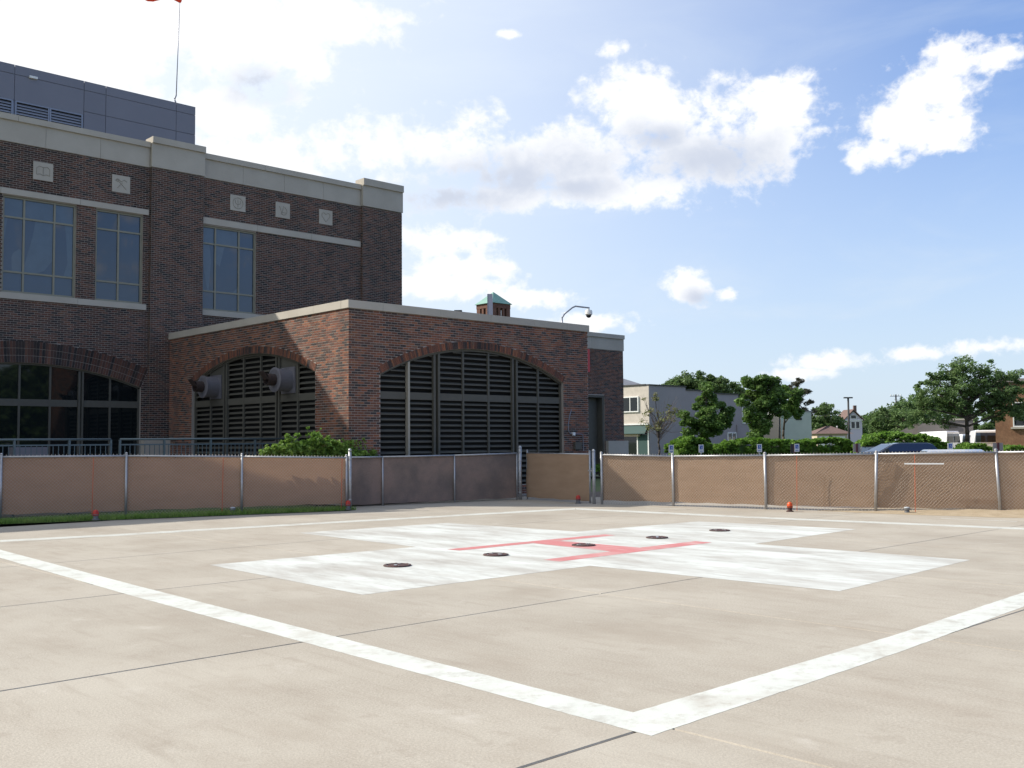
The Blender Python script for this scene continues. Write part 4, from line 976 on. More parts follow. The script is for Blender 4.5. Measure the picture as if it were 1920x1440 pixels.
# clipped hedges along the lot
def hedge(p0, p1, ht, wd, label, n, seed, round_=True, mat=None):
    a = Vector(p0); b = Vector(p1); L = (b-a).length; k = max(2, int(L/.9)); g = random.Random(seed); cl = []
    r = empty('hedge', (a.x, a.y, 0), label, 'hedge', 'hedges round the parking lot'); D = (b-a)/L; Nn = Vector((D.y, -D.x, 0))
    mb = MB(); V = []
    for i in range(k+1):
        t = i/k; c = a+(b-a)*t; hh = (ht-.3)*(.9+.06*math.sin(i*1.9+seed))*(1 if 0 < i < k else .75)
        V += [tuple(c-Nn*wd*.35), tuple(c-Nn*wd*.3+Vector((0, 0, hh))), tuple(c+Nn*wd*.3+Vector((0, 0, hh))), tuple(c+Nn*wd*.35)]
    Fc = []
    for i in range(k): o = i*4; Fc += [(o, o+4, o+5, o+1), (o+1, o+5, o+6, o+2), (o+2, o+6, o+7, o+3)]
    Fc += [(0, 1, 2, 3), tuple(k*4+q for q in (3, 2, 1, 0))]
    mb.add(V, Fc); mb.build('inner_twigs', mLeafMaple, r)
    m = int(L*24)
    for i in range(m):
        t = (i+g.random())/m; c = a+(b-a)*t; e = min(t, 1-t)*L; hh = ht*(1-.28*max(0, 1-e/.8))*(1+.05*math.sin(t*L*1.3+seed))
        for _ in range(3):
            w = g.uniform(-1, 1); z = g.random()
            if g.random() < .5: p = c+Nn*wd*.5*w*.9; p.z = hh-.18+g.uniform(-.1, .1)
            else: p = c+Nn*wd*.5*(1 if w > -.3 else -1); p.z = hh*z*.92+.05
            cl.append((p.x, p.y, p.z, g.uniform(.11, .22)))
    leaves('foliage', cl, int(n*2.0), .085, mat or mLeafHedge, seed, r, .8)
    return r
hedge((48.99, 37.73, 0), (51.12, 37.10, 0), 2.0, 1.6, 'rounded green hedge at the near left end, between two small parking signs', 5200, 41)
hedge((51.55, 36.70, 0), (58.68, 31.33, 0), 1.72, 1.5, 'long low green hedge behind the parking signs at the middle', 13000, 42)
hedge((56.07, 29.66, 0), (59.79, 26.15, 0), 1.98, 1.8, 'taller green hedge behind the dark blue car', 9000, 43)
hedge((70.41, 29.93, 0), (72.99, 28.87, 0), 1.28, 1.2, 'low dark hedge in front of the white vans', 2600, 44)
hedge((68.30, 26.41, 0), (70.12, 24.70, 0), 1.15, 1.1, 'low hedge along the brick building at the right edge', 2600, 45)

tree((47.63, 37.73, 0), [(-.7, 3.6, 0, .45, .4, .7), (.1, 2.9, 0, .7, .5, .6), (.8, 3.3, .1, .7, .5, .8), (-.5, 2.5, 0, .6, .4, .5), (-.2, 4.3, 0, .3, .3, .4)], 'thin half-bare young tree before the pale grey building', mLeafPale, n=420, size=.085, per=16, cr=.25, tr=.055, fork=1.9, seed=2, hollow=.3)
g_ = random.Random(5); mb = MB(); r = [o for o in bpy.data.objects if o.get('label', '').startswith('thin half-bare')][0]; p0_ = Vector(r.location)
for k in range(46):
    a0 = p0_+Vector((0, 0, 1.6+g_.random()*1.2)); s = g_.uniform(-1.3, 1.4); e = p0_+RT*s+FWD*g_.uniform(-.5, .5); e.z = 2.5+g_.random()*2.2-abs(s)*.3; m1 = (a0+e)/2+Vector((0, 0, -.15)); mb.tube(a0, m1, .016, .011, 4); mb.tube(m1, e, .011, .004, 4)
mb.build('twigs', M('pale_twigs', (.20, .15, .12), None, rough=.9), r)
tree((52.98, 38.19, 0), [(0, 2.7, 0, 1.1, 1, .8), (-.85, 3.1, 0, .8, .8, .7), (.8, 3.0, .1, 1.0, .9, .8), (.1, 3.9, 0, .8, .8, .8), (0, 4.8, 0, .5, .5, .55), (-.9, 2.3, 0, .6, .5, .4), (1.25, 3.55, 0, .5, .5, .45), (.1, 2.0, 0, .5, .5, .4)],
     'dark dense young maple over the hedge, before the pale grey building', mLeafMaple, n=8000, size=.12, per=22, cr=.30, tr=.09, fork=1.9, seed=3, hollow=.4)
tree((58.97, 38.05, 0), [(-.1, 3.0, 0, .8, .8, .9), (-.3, 4.3, 0, 1.1, 1, .9), (.5, 4.6, .1, 1.1, 1, .9), (-.4, 5.4, 0, .8, .8, .6), (.6, 5.5, 0, .8, .7, .5), (.9, 3.5, 0, .8, .7, .6), (1.2, 4.5, .3, .7, .7, .8), (-.2, 2.2, 0, .4, .4, .5), (.35, 2.6, 0, .5, .5, .4)],
     'tall maple left of the lamp post with a gap low in its crown', mLeafMaple, n=9500, size=.13, per=18, cr=.34, tr=.1, fork=1.7, seed=4, hollow=.4)
tree((65.36, 40.28, 0), [(.2, 4.2, 0, 1.0, 1, 1.3), (.8, 4.9, 0, .9, .9, 1), (.9, 3.6, 0, .6, .6, .8)], 'dark tree just right of the lamp post, behind the taller maple', mLeafMaple, n=3600, size=.15, per=11, cr=.38, tr=.1, fork=2.4, seed=14)
tree((88.78, 65.03, 0), [(-.3, 7.1, 0, 2.6, 2.4, 1.9), (-2.2, 6.7, 0, 1.9, 1.8, 1.5), (2.0, 6.9, 0, 2.2, 2, 1.6), (3.9, 6.3, 0, 1.5, 1.5, 1.2), (-3.7, 6.1, 0, 1.1, 1, .9), (.5, 5.6, 0, 3, 2, 1.3), (-1.0, 8.0, .5, 1.3, 1, .8), (.9, 7.9, .5, 1.2, 1, .8)], 'broad round tree crown above the roof of the pale grey building', mLeafFar, n=14000, size=.19, per=14, cr=.5, tr=.25, fork=3.5, seed=6)
tree((95.92, 63.80, 0), [(0, 6.0, 0, 1.6, 1.6, 1.2), (1.8, 5.2, 0, 1.6, 1.5, 1.2), (-1.4, 5.0, 0, 1.2, 1.2, 1.0)], 'green tree filling the gap between the round tree and the tall maple', mLeafFar, n=3600, size=.2, per=9, cr=.5, tr=.2, fork=3, seed=7)
tree((98.41, 58.69, 0), [(-.1, 7.6, 0, 1.0, .8, .7), (-.9, 7.0, 0, .9, .6, .4), (.9, 6.7, 0, 1.0, .6, .4), (.4, 5.9, 0, 1.3, .8, .45), (-.6, 5.3, 0, .8, .7, .4), (.9, 4.8, 0, 1.1, .8, .5), (.1, 4.2, 0, 1.4, 1, .5), (-.9, 3.8, 0, 1, .9, .6)],
     'ragged reddish pine behind the pale green building', mLeafPine, name='pine_tree', n=3600, size=.17, per=12, cr=.3, tr=.13, fork=5.5, seed=8, aspect=.35, hollow=.4)
FT = ((1545, 150, 6.8, 2.5, 'leafy tree right of the pale green building'), (1556, 158, 6.6, 2.3, 'leafy tree behind the small tan garage'), (1604, 250, 6.6, 3.4, 'tree behind the gabled white house'),
      (1668, 140, 6.0, 2.7, 'round dark tree right of the gabled house'), (1685, 150, 6.6, 2.7, 'green tree below the utility pole'), (1712, 132, 6.3, 2.8, 'tree left of the big locust'), (1524, 160, 5.2, 2.0, 'low tree at the right corner of the pale green building'))
for k, (x, d, h, w, lab) in enumerate(FT):
    x0 = (x-960)/1902*d; b = Vector((0, 0, 0))+FWD*d+RT*x0
    tree((b.x, b.y, 0), [(0, h-1.6, 0, w*.8, w*.8, 1.7), (-w*.55, h*.55, 0, w*.6, w*.6, 1.4), (w*.55, h*.58, 0, w*.6, w*.6, 1.4), (0, h*.35, 0, w*.9, w*.8, 1.3)], lab, mLeafFar, n=3000, size=.24, per=7, cr=.6, tr=.2, fork=1.5, seed=50+k)
# wooded rise far behind
cl = []; g_ = random.Random(77)
for k in range(620):
    px = 1560+260*g_.random(); top = 9.0*max(0, min(1, (px-1540)/170))+2.5; d = 255+g_.random()*40; b = FWD*d+RT*((px-960)/1902*d); cl.append((b.x, b.y, 1+top*g_.random()**.5, 1.5))
setp(leaves('wooded_rise', cl, 9000, .5, mLeafFar, 12), 'far wooded rise fading behind the gabled house and the utility pole', 'woods', None, 'stuff')
tree((121.17, 48.22, 0), [(0, 3.2, 0, 1.6, 1.5, 1.6), (1.2, 2.4, 0, 1.3, 1.2, 1.3), (-1.2, 2.2, 0, 1.2, 1.2, 1.2)], 'small green tree between the locust trunk and the brick building', mLeafFar, n=3200, size=.2, per=9, cr=.5, tr=.12, fork=1, seed=71)
# big honey locust
tree((73.08, 30.23, 0), [(0, 5.5, 0, 2.2, 2.0, 1.3), (-2.0, 4.9, 0, 1.9, 1.7, 1.2), (2.0, 5.2, .2, 2.1, 1.7, 1.1), (2.6, 4.4, .3, 1.7, 1.4, 1.2), (-.2, 6.8, 0, 1.3, 1.2, .8), (1.4, 6.6, 0, .9, .9, .6), (-1.3, 6.3, 0, .9, .9, .7), (-3.1, 3.9, 0, 1.1, 1.1, .9), (2.9, 6.0, 0, .8, .8, .6), (3.3, 4.6, 0, 1.4, 1.3, 1.2), (-.6, 4.0, 0, 1.4, 1.2, .7), (1.6, 3.9, 0, 1.3, 1.2, .7), (-4.0, 3.1, 0, .9, .9, .7), (2.9, 3.5, 0, 1.0, 1, .7), (-2.2, 3.0, 0, .9, .9, .5), (3.9, 6.2, .5, .6, .6, .5), (-2.4, 5.9, 0, .5, .5, .4)],
     'big spreading locust tree with airy crown at the right, over the white vans', mLeafBig, name='locust_tree', n=18000, size=.105, per=17, cr=.34, tr=.17, fork=2.5, seed=9, hollow=.35)

# ================================================================ far buildings
class Loc:
    """local frame for a building: origin, x axis to the right, y axis away"""
    def __init__(s, o, ax): s.o = Vector(o); s.x = Vector(ax).normalized(); s.y = Vector((-s.x.y, s.x.x, 0))
    def P(s, a, b, z): q = s.o+s.x*a+s.y*b; return (q.x, q.y, z)
    def box(s, mb, x0, x1, y0, y1, z0, z1): mb.hexa([s.P(x0, y0, z0), s.P(x1, y0, z0), s.P(x1, y1, z0), s.P(x0, y1, z0), s.P(x0, y0, z1), s.P(x1, y0, z1), s.P(x1, y1, z1), s.P(x0, y1, z1)])
def simple_window(F_, parent, x0, x1, z0, z1, y=-.02, split=(), side=None, fm=None, gm=None, f=.09):
    """side: None = face y=0, 'x' = face at local x=0 (x0,x1 run along y)"""
    def bx(mb, a, b, c, d, z, w):
        if side: F_.box(mb, c, d, a, b, z, w)
        else: F_.box(mb, a, b, c, d, z, w)
    mb = MB(); bx(mb, x0-f, x0, y-.05, .02, z0-f, z1+f); bx(mb, x1, x1+f, y-.05, .02, z0-f, z1+f); bx(mb, x0, x1, y-.05, .02, z0-f, z0); bx(mb, x0, x1, y-.05, .02, z1, z1+f)
    for s in split: bx(mb, s-.04, s+.04, y-.045, .02, z0, z1)
    w = mb.build('window', fm or mWhite, parent)
    xs = [x0]+list(split)+[x1]
    for a, b in zip(xs[:-1], xs[1:]):
        mb = MB(); bx(mb, a+.001, b-.001, y+.002, .0, z0, z1); mb.build('pane', gm or mGlassD, w)
mStucco = M('grey_stucco', (.31, .275, .285), (.34, .30, .31), scale=.8, rough=.95, bump=.3, fine=.08)
mPaleBrick = M('pale_painted_brick', (.55, .49, .43), (.48, .43, .38), scale=3, rough=.9, bump=.5, fine=.12)
mShingle = M('grey_shingle', (.20, .20, .22), (.26, .26, .28), scale=2, rough=.9, stretch=(1, 1, 6), fine=.2)
mGreenW = M('pale_green_siding', (.40, .46, .42), (.44, .50, .46), scale=1, rough=.8)
mTan = M('tan_wall', (.52, .42, .32), None, rough=.9); mBrownRoof = M('brown_roof', (.12, .075, .065), (.16, .10, .085), scale=3, rough=.9)
mAwn = M('dark_green_awning', (.03, .07, .065), None, rough=.8); mBrickWall = M('tan_brown_brick', (.20, .10, .055), (.25, .135, .075), scale=2.2, rough=.9, bump=.4, fine=.25, fscale=9)
mTaupe = M('taupe_wall', (.20, .175, .165), (.24, .21, .20), scale=1, rough=.9); mLilac = M('lilac_siding', (.50, .46, .54), None, rough=.8)
mDkPost = M('dark_post', (.03, .028, .026), None, rough=.6)
# pale two-storey shop building, corner towards us
o = (66.67, 53.77, 0); b = empty('shop_building', o, 'pale grey two-storey corner building with green awning and shopfront', 'building')
Fs = Loc(o, (1, 0, 0)); mb = MB()
for x0, x1, z in ((0, 5.0, 6.32), (5.0, 9.2, 6.05), (9.2, 13.0, 5.85), (13.0, 16.2, 5.6)): Fs.box(mb, x0, x1, 0, 12, -.1, z)
mb.build('side_wall', mStucco, b)
mb = MB(); Fs.box(mb, -.06, -.001, 0, 12, 3.05, 6.30); mb.build('front_wall', mPaleBrick, b, label='sunlit cream brick front')
for x0, x1, z in ((-.1, 5.03, 6.32), (5.03, 9.23, 6.05), (9.23, 13.03, 5.85), (13.03, 16.3, 5.6)):
    mb = MB(); Fs.box(mb, x0, x1, -.08, .3, z, z+.1); mb.build('coping', mDkPost, b)
mb = MB(); Fs.box(mb, -.12, -.002, .3, 12, 6.32, 6.45); mb.build('coping', mDkPost, b)
Fx = Loc(o, (1, 0, 0))
simple_window(Fx, b, 1.15, 2.85, 4.2, 5.35, y=-.12, split=(1.98,), side='x'); simple_window(Fx, b, 4.4, 6.1, 4.2, 5.35, y=-.12, split=(5.25,), side='x')
mb = MB(); Fs.box(mb, -.14, -.062, .1, 12, 3.02, 3.14); mb.build('string_course', mWhite, b)
mb = MB(); V = [Fs.P(-.05, .1, 3.0), Fs.P(-.05, 11.8, 3.0), Fs.P(-.55, 11.8, 2.3), Fs.P(-.55, .1, 2.3)]; mb.hexa([(x, y, z-.03) for x, y, z in V]+V); mb.build('awning', mAwn, b)
mb = MB(); Fs.box(mb, -.35, -.06, .95, 11.8, 2.05, 2.25); mb.build('sign_board', mTan, b)
mb = MB(); Fs.box(mb, -.07, -.02, .05, 12, .5, 2.95); mb.build('shop_front', mGlassD, b)
for y in (.03, 1.2, 2.9, 4.4, 6.2, 8.4, 10.6):
    mb = MB(); Fs.box(mb, -.12, -.072, y, y+.12, .4, 2.5); mb.build('shop_mullion', mWhite, b)
mb = MB(); Fs.box(mb, -.10, -.03, .18, 1.18, .5, 2.2); mb.build('shop_door', mAwn, b)
mb = MB(); Fs.box(mb, -.13, -.001, 0, 12, -.05, .45); mb.build('shop_base', mBrownRoof, b)
for x0, x1, z0, z1 in ((13.6, 14.7, 3.3, 4.8), (11.2, 12.4, .9, 2.3)): simple_window(Fs, b, x0, x1, z0, z1, y=-.03, split=((x0+x1)/2,))
mb = MB(); Fs.box(mb, 12.6, 12.7, -.1, -.01, .1, 3.1); mb.build('drainpipe', mStucco, b)
# house with hipped roof behind it
o = (66.0, 59.2, 0); b = empty('hip_roof_house', o, 'house behind the corner building showing only its grey hipped roof', 'house'); Fh = Loc(o, (1, 0, 0))
mb = MB(); Fh.box(mb, 0, 6.6, 0, 9, -.1, 6.4); mb.build('wall', mStucco, b)
mb = MB(); Fh.box(mb, -.3, 6.9, -.3, 9.3, 6.4, 6.68); mb.build('fascia', mPanelTrim, b)
mb = MB(); e = [Fh.P(-.3, -.3, 6.68), Fh.P(6.9, -.3, 6.68), Fh.P(6.9, 9.3, 6.68), Fh.P(-.3, 9.3, 6.68), Fh.P(2.8, 4, 8.6), Fh.P(3.4, 5, 8.6)]; mb.add(e, [(0, 1, 4), (1, 2, 5, 4), (2, 3, 5), (3, 0, 4, 5)]); mb.build('roof', mShingle, b)
# pale green building
o = (86.03, 56.60, 0); b = empty('pale_green_building', o, 'flat-roofed pale green building right of the tall maple', 'building'); Fg = Loc(o, tuple(RT))
mb = MB(); Fg.box(mb, 0, 2.9, 0, 8, -.1, 4.15); mb.build('wall', mTan, b)
mb = MB(); Fg.box(mb, 2.9, 5.9, -.1, 8, -.1, 4.42); mb.build('wall', mGreenW, b)
mb = MB(); Fg.box(mb, 2.85, 5.98, -.16, 8.1, 4.42, 4.52); mb.build('coping', mPanelTrim, b)
mb = MB(); Fg.box(mb, 4.35, 4.95, -.16, -.09, 3.62, 3.82); mb.build('vent', mDark, b)
# small garage and gabled house
o = (121.57, 69.90, 0); b = empty('garage', o, 'small tan garage with a brown hipped roof beyond the hedge', 'garage'); Fg = Loc(o, tuple(RT))
mb = MB(); Fg.box(mb, 0, 4.0, 0, 4.5, -.1, 2.45); mb.build('wall', mTan, b)
mb = MB(); e = [Fg.P(-.4, -.4, 2.45), Fg.P(4.7, -.4, 2.45), Fg.P(4.7, 5, 2.45), Fg.P(-.4, 5, 2.45), Fg.P(1.9, 2, 3.5), Fg.P(2.6, 2.6, 3.5)]; mb.add(e, [(0, 1, 5, 4), (1, 2, 5), (2, 3, 4, 5), (3, 0, 4), (0, 1, 2, 3)]); mb.build('roof', mBrownRoof, b)
for x0 in (.25, 2.1):
    mb = MB(); Fg.box(mb, x0, x0+1.6, -.05, .0, .1, 2.1); mb.build('garage_door', mWhite, b)
mb = MB(); Fg.box(mb, 1.55, 1.95, -.05, .0, .1, 2.2); mb.build('door', mDkPost, b)
o = (204.05, 110.54, 0); b = empty('gabled_house', o, 'lilac-white house with steep dark gable seen between the trees', 'house'); Fg = Loc(o, tuple(RT))
mb = MB(); Fg.box(mb, 0, 3.7, 0, 6, -.1, 6.0); mb.build('wall', mLilac, b)
mb = MB(); mb.prism([Fg.P(.0, .02, 6.0), Fg.P(3.7, .02, 6.0), Fg.P(1.85, .02, 7.8)], tuple(Fg.y*.1)); mb.build('gable', mLilac, b)
mb = MB()
for s in (0, 1):
    xa, xb = (-.4, 1.85) if s == 0 else (4.1, 1.85); V = [Fg.P(xa, -.4, 5.7), Fg.P(xb, -.4, 8.0), Fg.P(xb, 6.5, 8.0), Fg.P(xa, 6.5, 5.7)]; mb.hexa(V+[(x, y, z+.25) for x, y, z in V])
mb.build('roof', mBrownRoof, b)
mb = MB(); Fg.box(mb, 2.5, 3.1, 1.5, 2.1, 7, 9.1); mb.build('chimney', mBrownRoof, b)
mb = MB(); Fg.box(mb, -.2, 3.9, -.15, 0, 5.75, 5.95); mb.build('eave_board', mWhite, b)
for x0, x1, z0, z1 in ((1.3, 2.4, 6.2, 6.9), (.35, 1.0, 4.1, 5.5), (1.35, 2.1, 4.1, 5.5), (2.35, 3.1, 4.1, 5.5)): simple_window(Fg, b, x0, x1, z0, z1, y=-.03)
# low taupe building, brick building
o = (97.95, 45.34, 0); b = empty('taupe_building', o, 'low taupe building behind the white vans and locust trunk', 'building'); Fg = Loc(o, tuple((RT*.92-FWD*.40).normalized()))
mb = MB(); Fg.box(mb, 0, 5.0, 0, 7, -.1, 3.45); mb.build('wall', mTaupe, b); mb = MB(); Fg.box(mb, -.05, 5.02, -.08, 7, 3.45, 3.6); mb.build('coping', mStone, b)
mb = MB(); V = [Fg.P(-1.9, .4, -.1), Fg.P(0, .4, -.1), Fg.P(0, 6, -.1), Fg.P(-1.9, 6, -.1), Fg.P(-1.9, .4, 2.3), Fg.P(0, .4, 3.3), Fg.P(0, 6, 3.3), Fg.P(-1.9, 6, 2.3)]; mb.hexa(V); mb.build('lean_to', mTaupe, b)
mb = MB(); Fg.box(mb, 2.4, 3.6, -.12, -.01, 2.75, 3.05); mb.build('sign_panel', mDkPost, b)
mb = MB(); Fg.box(mb, 2.6, 3.6, -.06, -.01, 0, 2.2); mb.build('door', mDkPost, b)
o = (82.82, 32.05, 0); b = empty('brown_brick_building', o, 'brown brick building with a stone-silled window at the right edge', 'building'); Fg = Loc(o, tuple((RT*.88-FWD*.48).normalized()))
mb = MB(); Fg.box(mb, 0, 12, 0, 9, -.1, 6.05); mb.build('wall', mBrickWall, b); mb = MB(); Fg.box(mb, -.15, 12.1, -.15, 9.1, 6.05, 6.32); mb.build('coping', mTaupe, b)
for x0 in (1.35, 4.4): simple_window(Fg, b, x0, x0+1.9, 2.62, 4.4, y=-.04, split=(x0+.95,)); mb = MB(); Fg.box(mb, x0-.25, x0+2.1, -.2, -.0, 2.38, 2.52); mb.build('stone_sill', mStone, b)
# green-roofed tower and chimney
b = empty('brick_tower', (64.20, 70.34, 0), 'square brick belfry with a green pyramid roof beyond the annex', 'tower'); o = (64.20, 70.34, 0)
Ft = Loc(o, tuple((RT+FWD*.95).normalized())); h = 1.12; mTower = M('tower_brick', (.12, .055, .04), (.16, .075, .05), scale=2, rough=.9, fine=.2, fscale=6)
zb, ze, zt = 6, 14.62, 15.85
mb = MB()
for sx in (-1, 1):
    for sy in (-1, 1):
        x, y = sx*(h-.24), sy*(h-.24); Ft.box(mb, x-.24, x+.24, y-.24, y+.24, zb, 14.4)
Ft.box(mb, -h+.02, h-.02, -h+.02, h-.02, zb, 13.25); Ft.box(mb, -h-.02, h+.02, -h-.02, h+.02, 14.2, 14.6)
for q in (-1, 1):
    Ft.box(mb, -.40, -.15, q*(h-.1)-.1, q*(h-.1)+.1, 13.25, 14.2); Ft.box(mb, .15, .40, q*(h-.1)-.1, q*(h-.1)+.1, 13.25, 14.2)
    Ft.box(mb, q*(h-.1)-.1, q*(h-.1)+.1, -.40, -.15, 13.25, 14.2); Ft.box(mb, q*(h-.1)-.1, q*(h-.1)+.1, .15, .40, 13.25, 14.2)
mb.build('shaft', mTower, b)
mb = MB(); e = [Ft.P(-h-.16, -h-.16, ze), Ft.P(h+.16, -h-.16, ze), Ft.P(h+.16, h+.16, ze), Ft.P(-h-.16, h+.16, ze), Ft.P(0, 0, zt)]; mb.add(e, [(0, 1, 4), (1, 2, 4), (2, 3, 4), (3, 0, 4), (3, 2, 1, 0)])
mb.build('roof', M('green_copper', (.16, .30, .25), (.20, .36, .30), scale=3, rough=.7), b)
for sx in (-1, 1):
    for sy in (-1, 1): mb = MB(); Ft.box(mb, sx*h-.15, sx*h+.15, sy*h-.15, sy*h+.15, 13.1, 13.25); mb.build('buttress_cap', mStone, b)
o = (47.17, 51.95, 0); b = empty('metal_flue', o, 'pale boxy flue standing in front of the green-roofed tower', 'flue'); Ft = Loc(o, tuple(RT))
mb = MB(); Ft.box(mb, -.16, .13, 0, .4, 3, 11.98); mb.build('casing', M('flue_metal', (.38, .36, .42), None, rough=.5, metal=.3), b); mb = MB(); Ft.box(mb, -.24, -.165, .02, .3, 3, 11.98); mb.build('ladder_strip', mPanelTrim, b)
o = (39.01, 45.88, 0); b = empty('roof_vent', o, 'small dark vent cap peeking over the annex roof', 'vent'); Ft = Loc(o, tuple(RT))
mb = MB(); Ft.box(mb, -.16, .18, 0, .3, 7, 9.42); mb.build('stack', mPanelTrim, b); mb = MB(); Ft.box(mb, -.22, .24, -.05, .35, 9.42, 9.54); mb.build('cap', mDkPost, b)

# ================================================================ poles and signs
def pole(px_o, htop, label, r0=.07, arms=None, name='light_pole', cat='light pole'):
    b = empty(name, px_o, label, cat); mb = MB(); mb.tube((px_o[0], px_o[1], -.1), (px_o[0], px_o[1], htop), r0, r0*.8, 8); mb.build('shaft', mDkPost, b, smooth=True); c = Vector((px_o[0], px_o[1], htop))
    for (w, z, t) in arms or (): mb = MB(); q = Loc(tuple(c), tuple(RT)); q.box(mb, -w, w, -t, t, htop+z, htop+z+t*1.4); mb.build('arm', mDkPost, b)
    return b, c
pole((61.61, 38.31, 0), 4.1, 'dark lamp post rising behind the hedge into the tall maple', .085)
b, c = pole((111.62, 59.99, 0), 6.55, 'lamp post with a T of two flat heads above the gabled house', .14, [(.45, -.02, .05)]); q = Loc(tuple(c), tuple(RT))
for s in (-1, 1): mb = MB(); q.box(mb, s*.27-.24, s*.27+.24, -.15, .15, 6.53, 6.68); mb.build('lamp_head', mDkPost, b)
b, c = pole((173.62, 84.14, 0), 9.6, 'distant utility pole with crossarm above the trees', .16, [(1.0, -.35, .07)], 'utility_pole', 'utility pole'); q = Loc(tuple(c), tuple(RT))
for s in (-.9, -.4, .4, .9): mb = MB(); q.box(mb, s-.07, s+.07, -.07, .07, 9.37, 9.6); mb.build('insulator', mWhite, b)
pole((87.09, 33.53, 0), 2.9, 'thin dark post in front of the rightmost white van', .05)
bpy.data.objects['light_pole.002'].name = 'thin_post'
mSignBlue = M('sign_blue', (.03, .10, .42), None, rough=.5); mSignBack = M('sign_back', (.33, .30, .28), (.28, .25, .24), scale=8, rough=.6); mPostRed = M('sign_post_brown', (.10, .03, .035), None, rough=.7)
SG = [(1257, 58, 1, .26, 'blue and white parking sign at the left end of the rounded hedge'), (1313, 58, 1, .30, 'blue and white parking sign at the right end of the rounded hedge'), (1422, 58, 1, .30, 'blue and white parking sign below the tall maple'),
      (1488, 58, 2, .46, 'dark post with a blue and white parking sign right of the lamp post'), (1604, 55, 0, .40, 'grey sign back on a brown post left of the dark blue car'), (1735, 55, 0, .42, 'grey sign back on a brown post right of the dark blue car'),
      (1779, 54, 1, .30, 'small white sign at the end of the tall hedge'), (1868, 50, 0, .50, 'grey sign back with a pale edge near the right edge')]
for x, d, k, w, lab in SG:
    xo = (x-960)/1902*d; P0 = FWD*d+RT*xo; b = empty('parking_sign', (P0.x, P0.y, -.12), lab, 'sign', 'parking signs'); q = Loc((P0.x, P0.y, 0), tuple(RT))
    mb = MB(); q.box(mb, -.035, .035, .012, .06, -.15, 1.35); mb.build('post', mPostRed if k != 1 else mGalv, b)
    hw = w/2; sx = .12 if k == 2 else 0
    if k: hw = .14
    mb = MB(); q.box(mb, -hw+sx, hw+sx, -.008, .010, .98, 1.43); pl = mb.build('plate', mWhite if k else mSignBack, b)
    if k == 0:
        mb = MB(); q.box(mb, -.055, .055, -.05, -.012, .9, 1.44); mb.build('bracket', mPostRed, b)
    else:
        if k == 2: mb = MB(); q.box(mb, -.24, -.06, -.01, .03, .9, 1.43); mb.build('side_board', mDkPost, b)
        mb = MB(); q.box(mb, sx-.085, sx+.085, -.014, -.009, 1.16, 1.38); mb.build('blue_panel', mSignBlue, pl)
        mb = MB(); n = 10; c = (sx+.0, 1.235)
        for i in range(n-2):
            a0, a1 = -2.6+i*.55, -2.6+(i+1)*.55; mb.tube(q.P(c[0]+.045*math.cos(a0), -.018, c[1]+.045*math.sin(a0)), q.P(c[0]+.045*math.cos(a1), -.018, c[1]+.045*math.sin(a1)), .008, n=4)
        mb.tube(q.P(sx-.01, -.018, 1.33), q.P(sx+.0, -.018, 1.25), .010, n=4); mb.tube(q.P(sx, -.018, 1.26), q.P(sx+.05, -.018, 1.25), .009, n=4); mb.tube(q.P(sx-.012, -.018, 1.355), q.P(sx-.010, -.018, 1.365), .014, n=6)
        mb.build('wheelchair_symbol', mWhite, pl)
        mb = MB(); q.box(mb, sx-.09, sx+.09, -.013, -.009, 1.04, 1.07); mb.build('text_line', mSignBlue, pl)

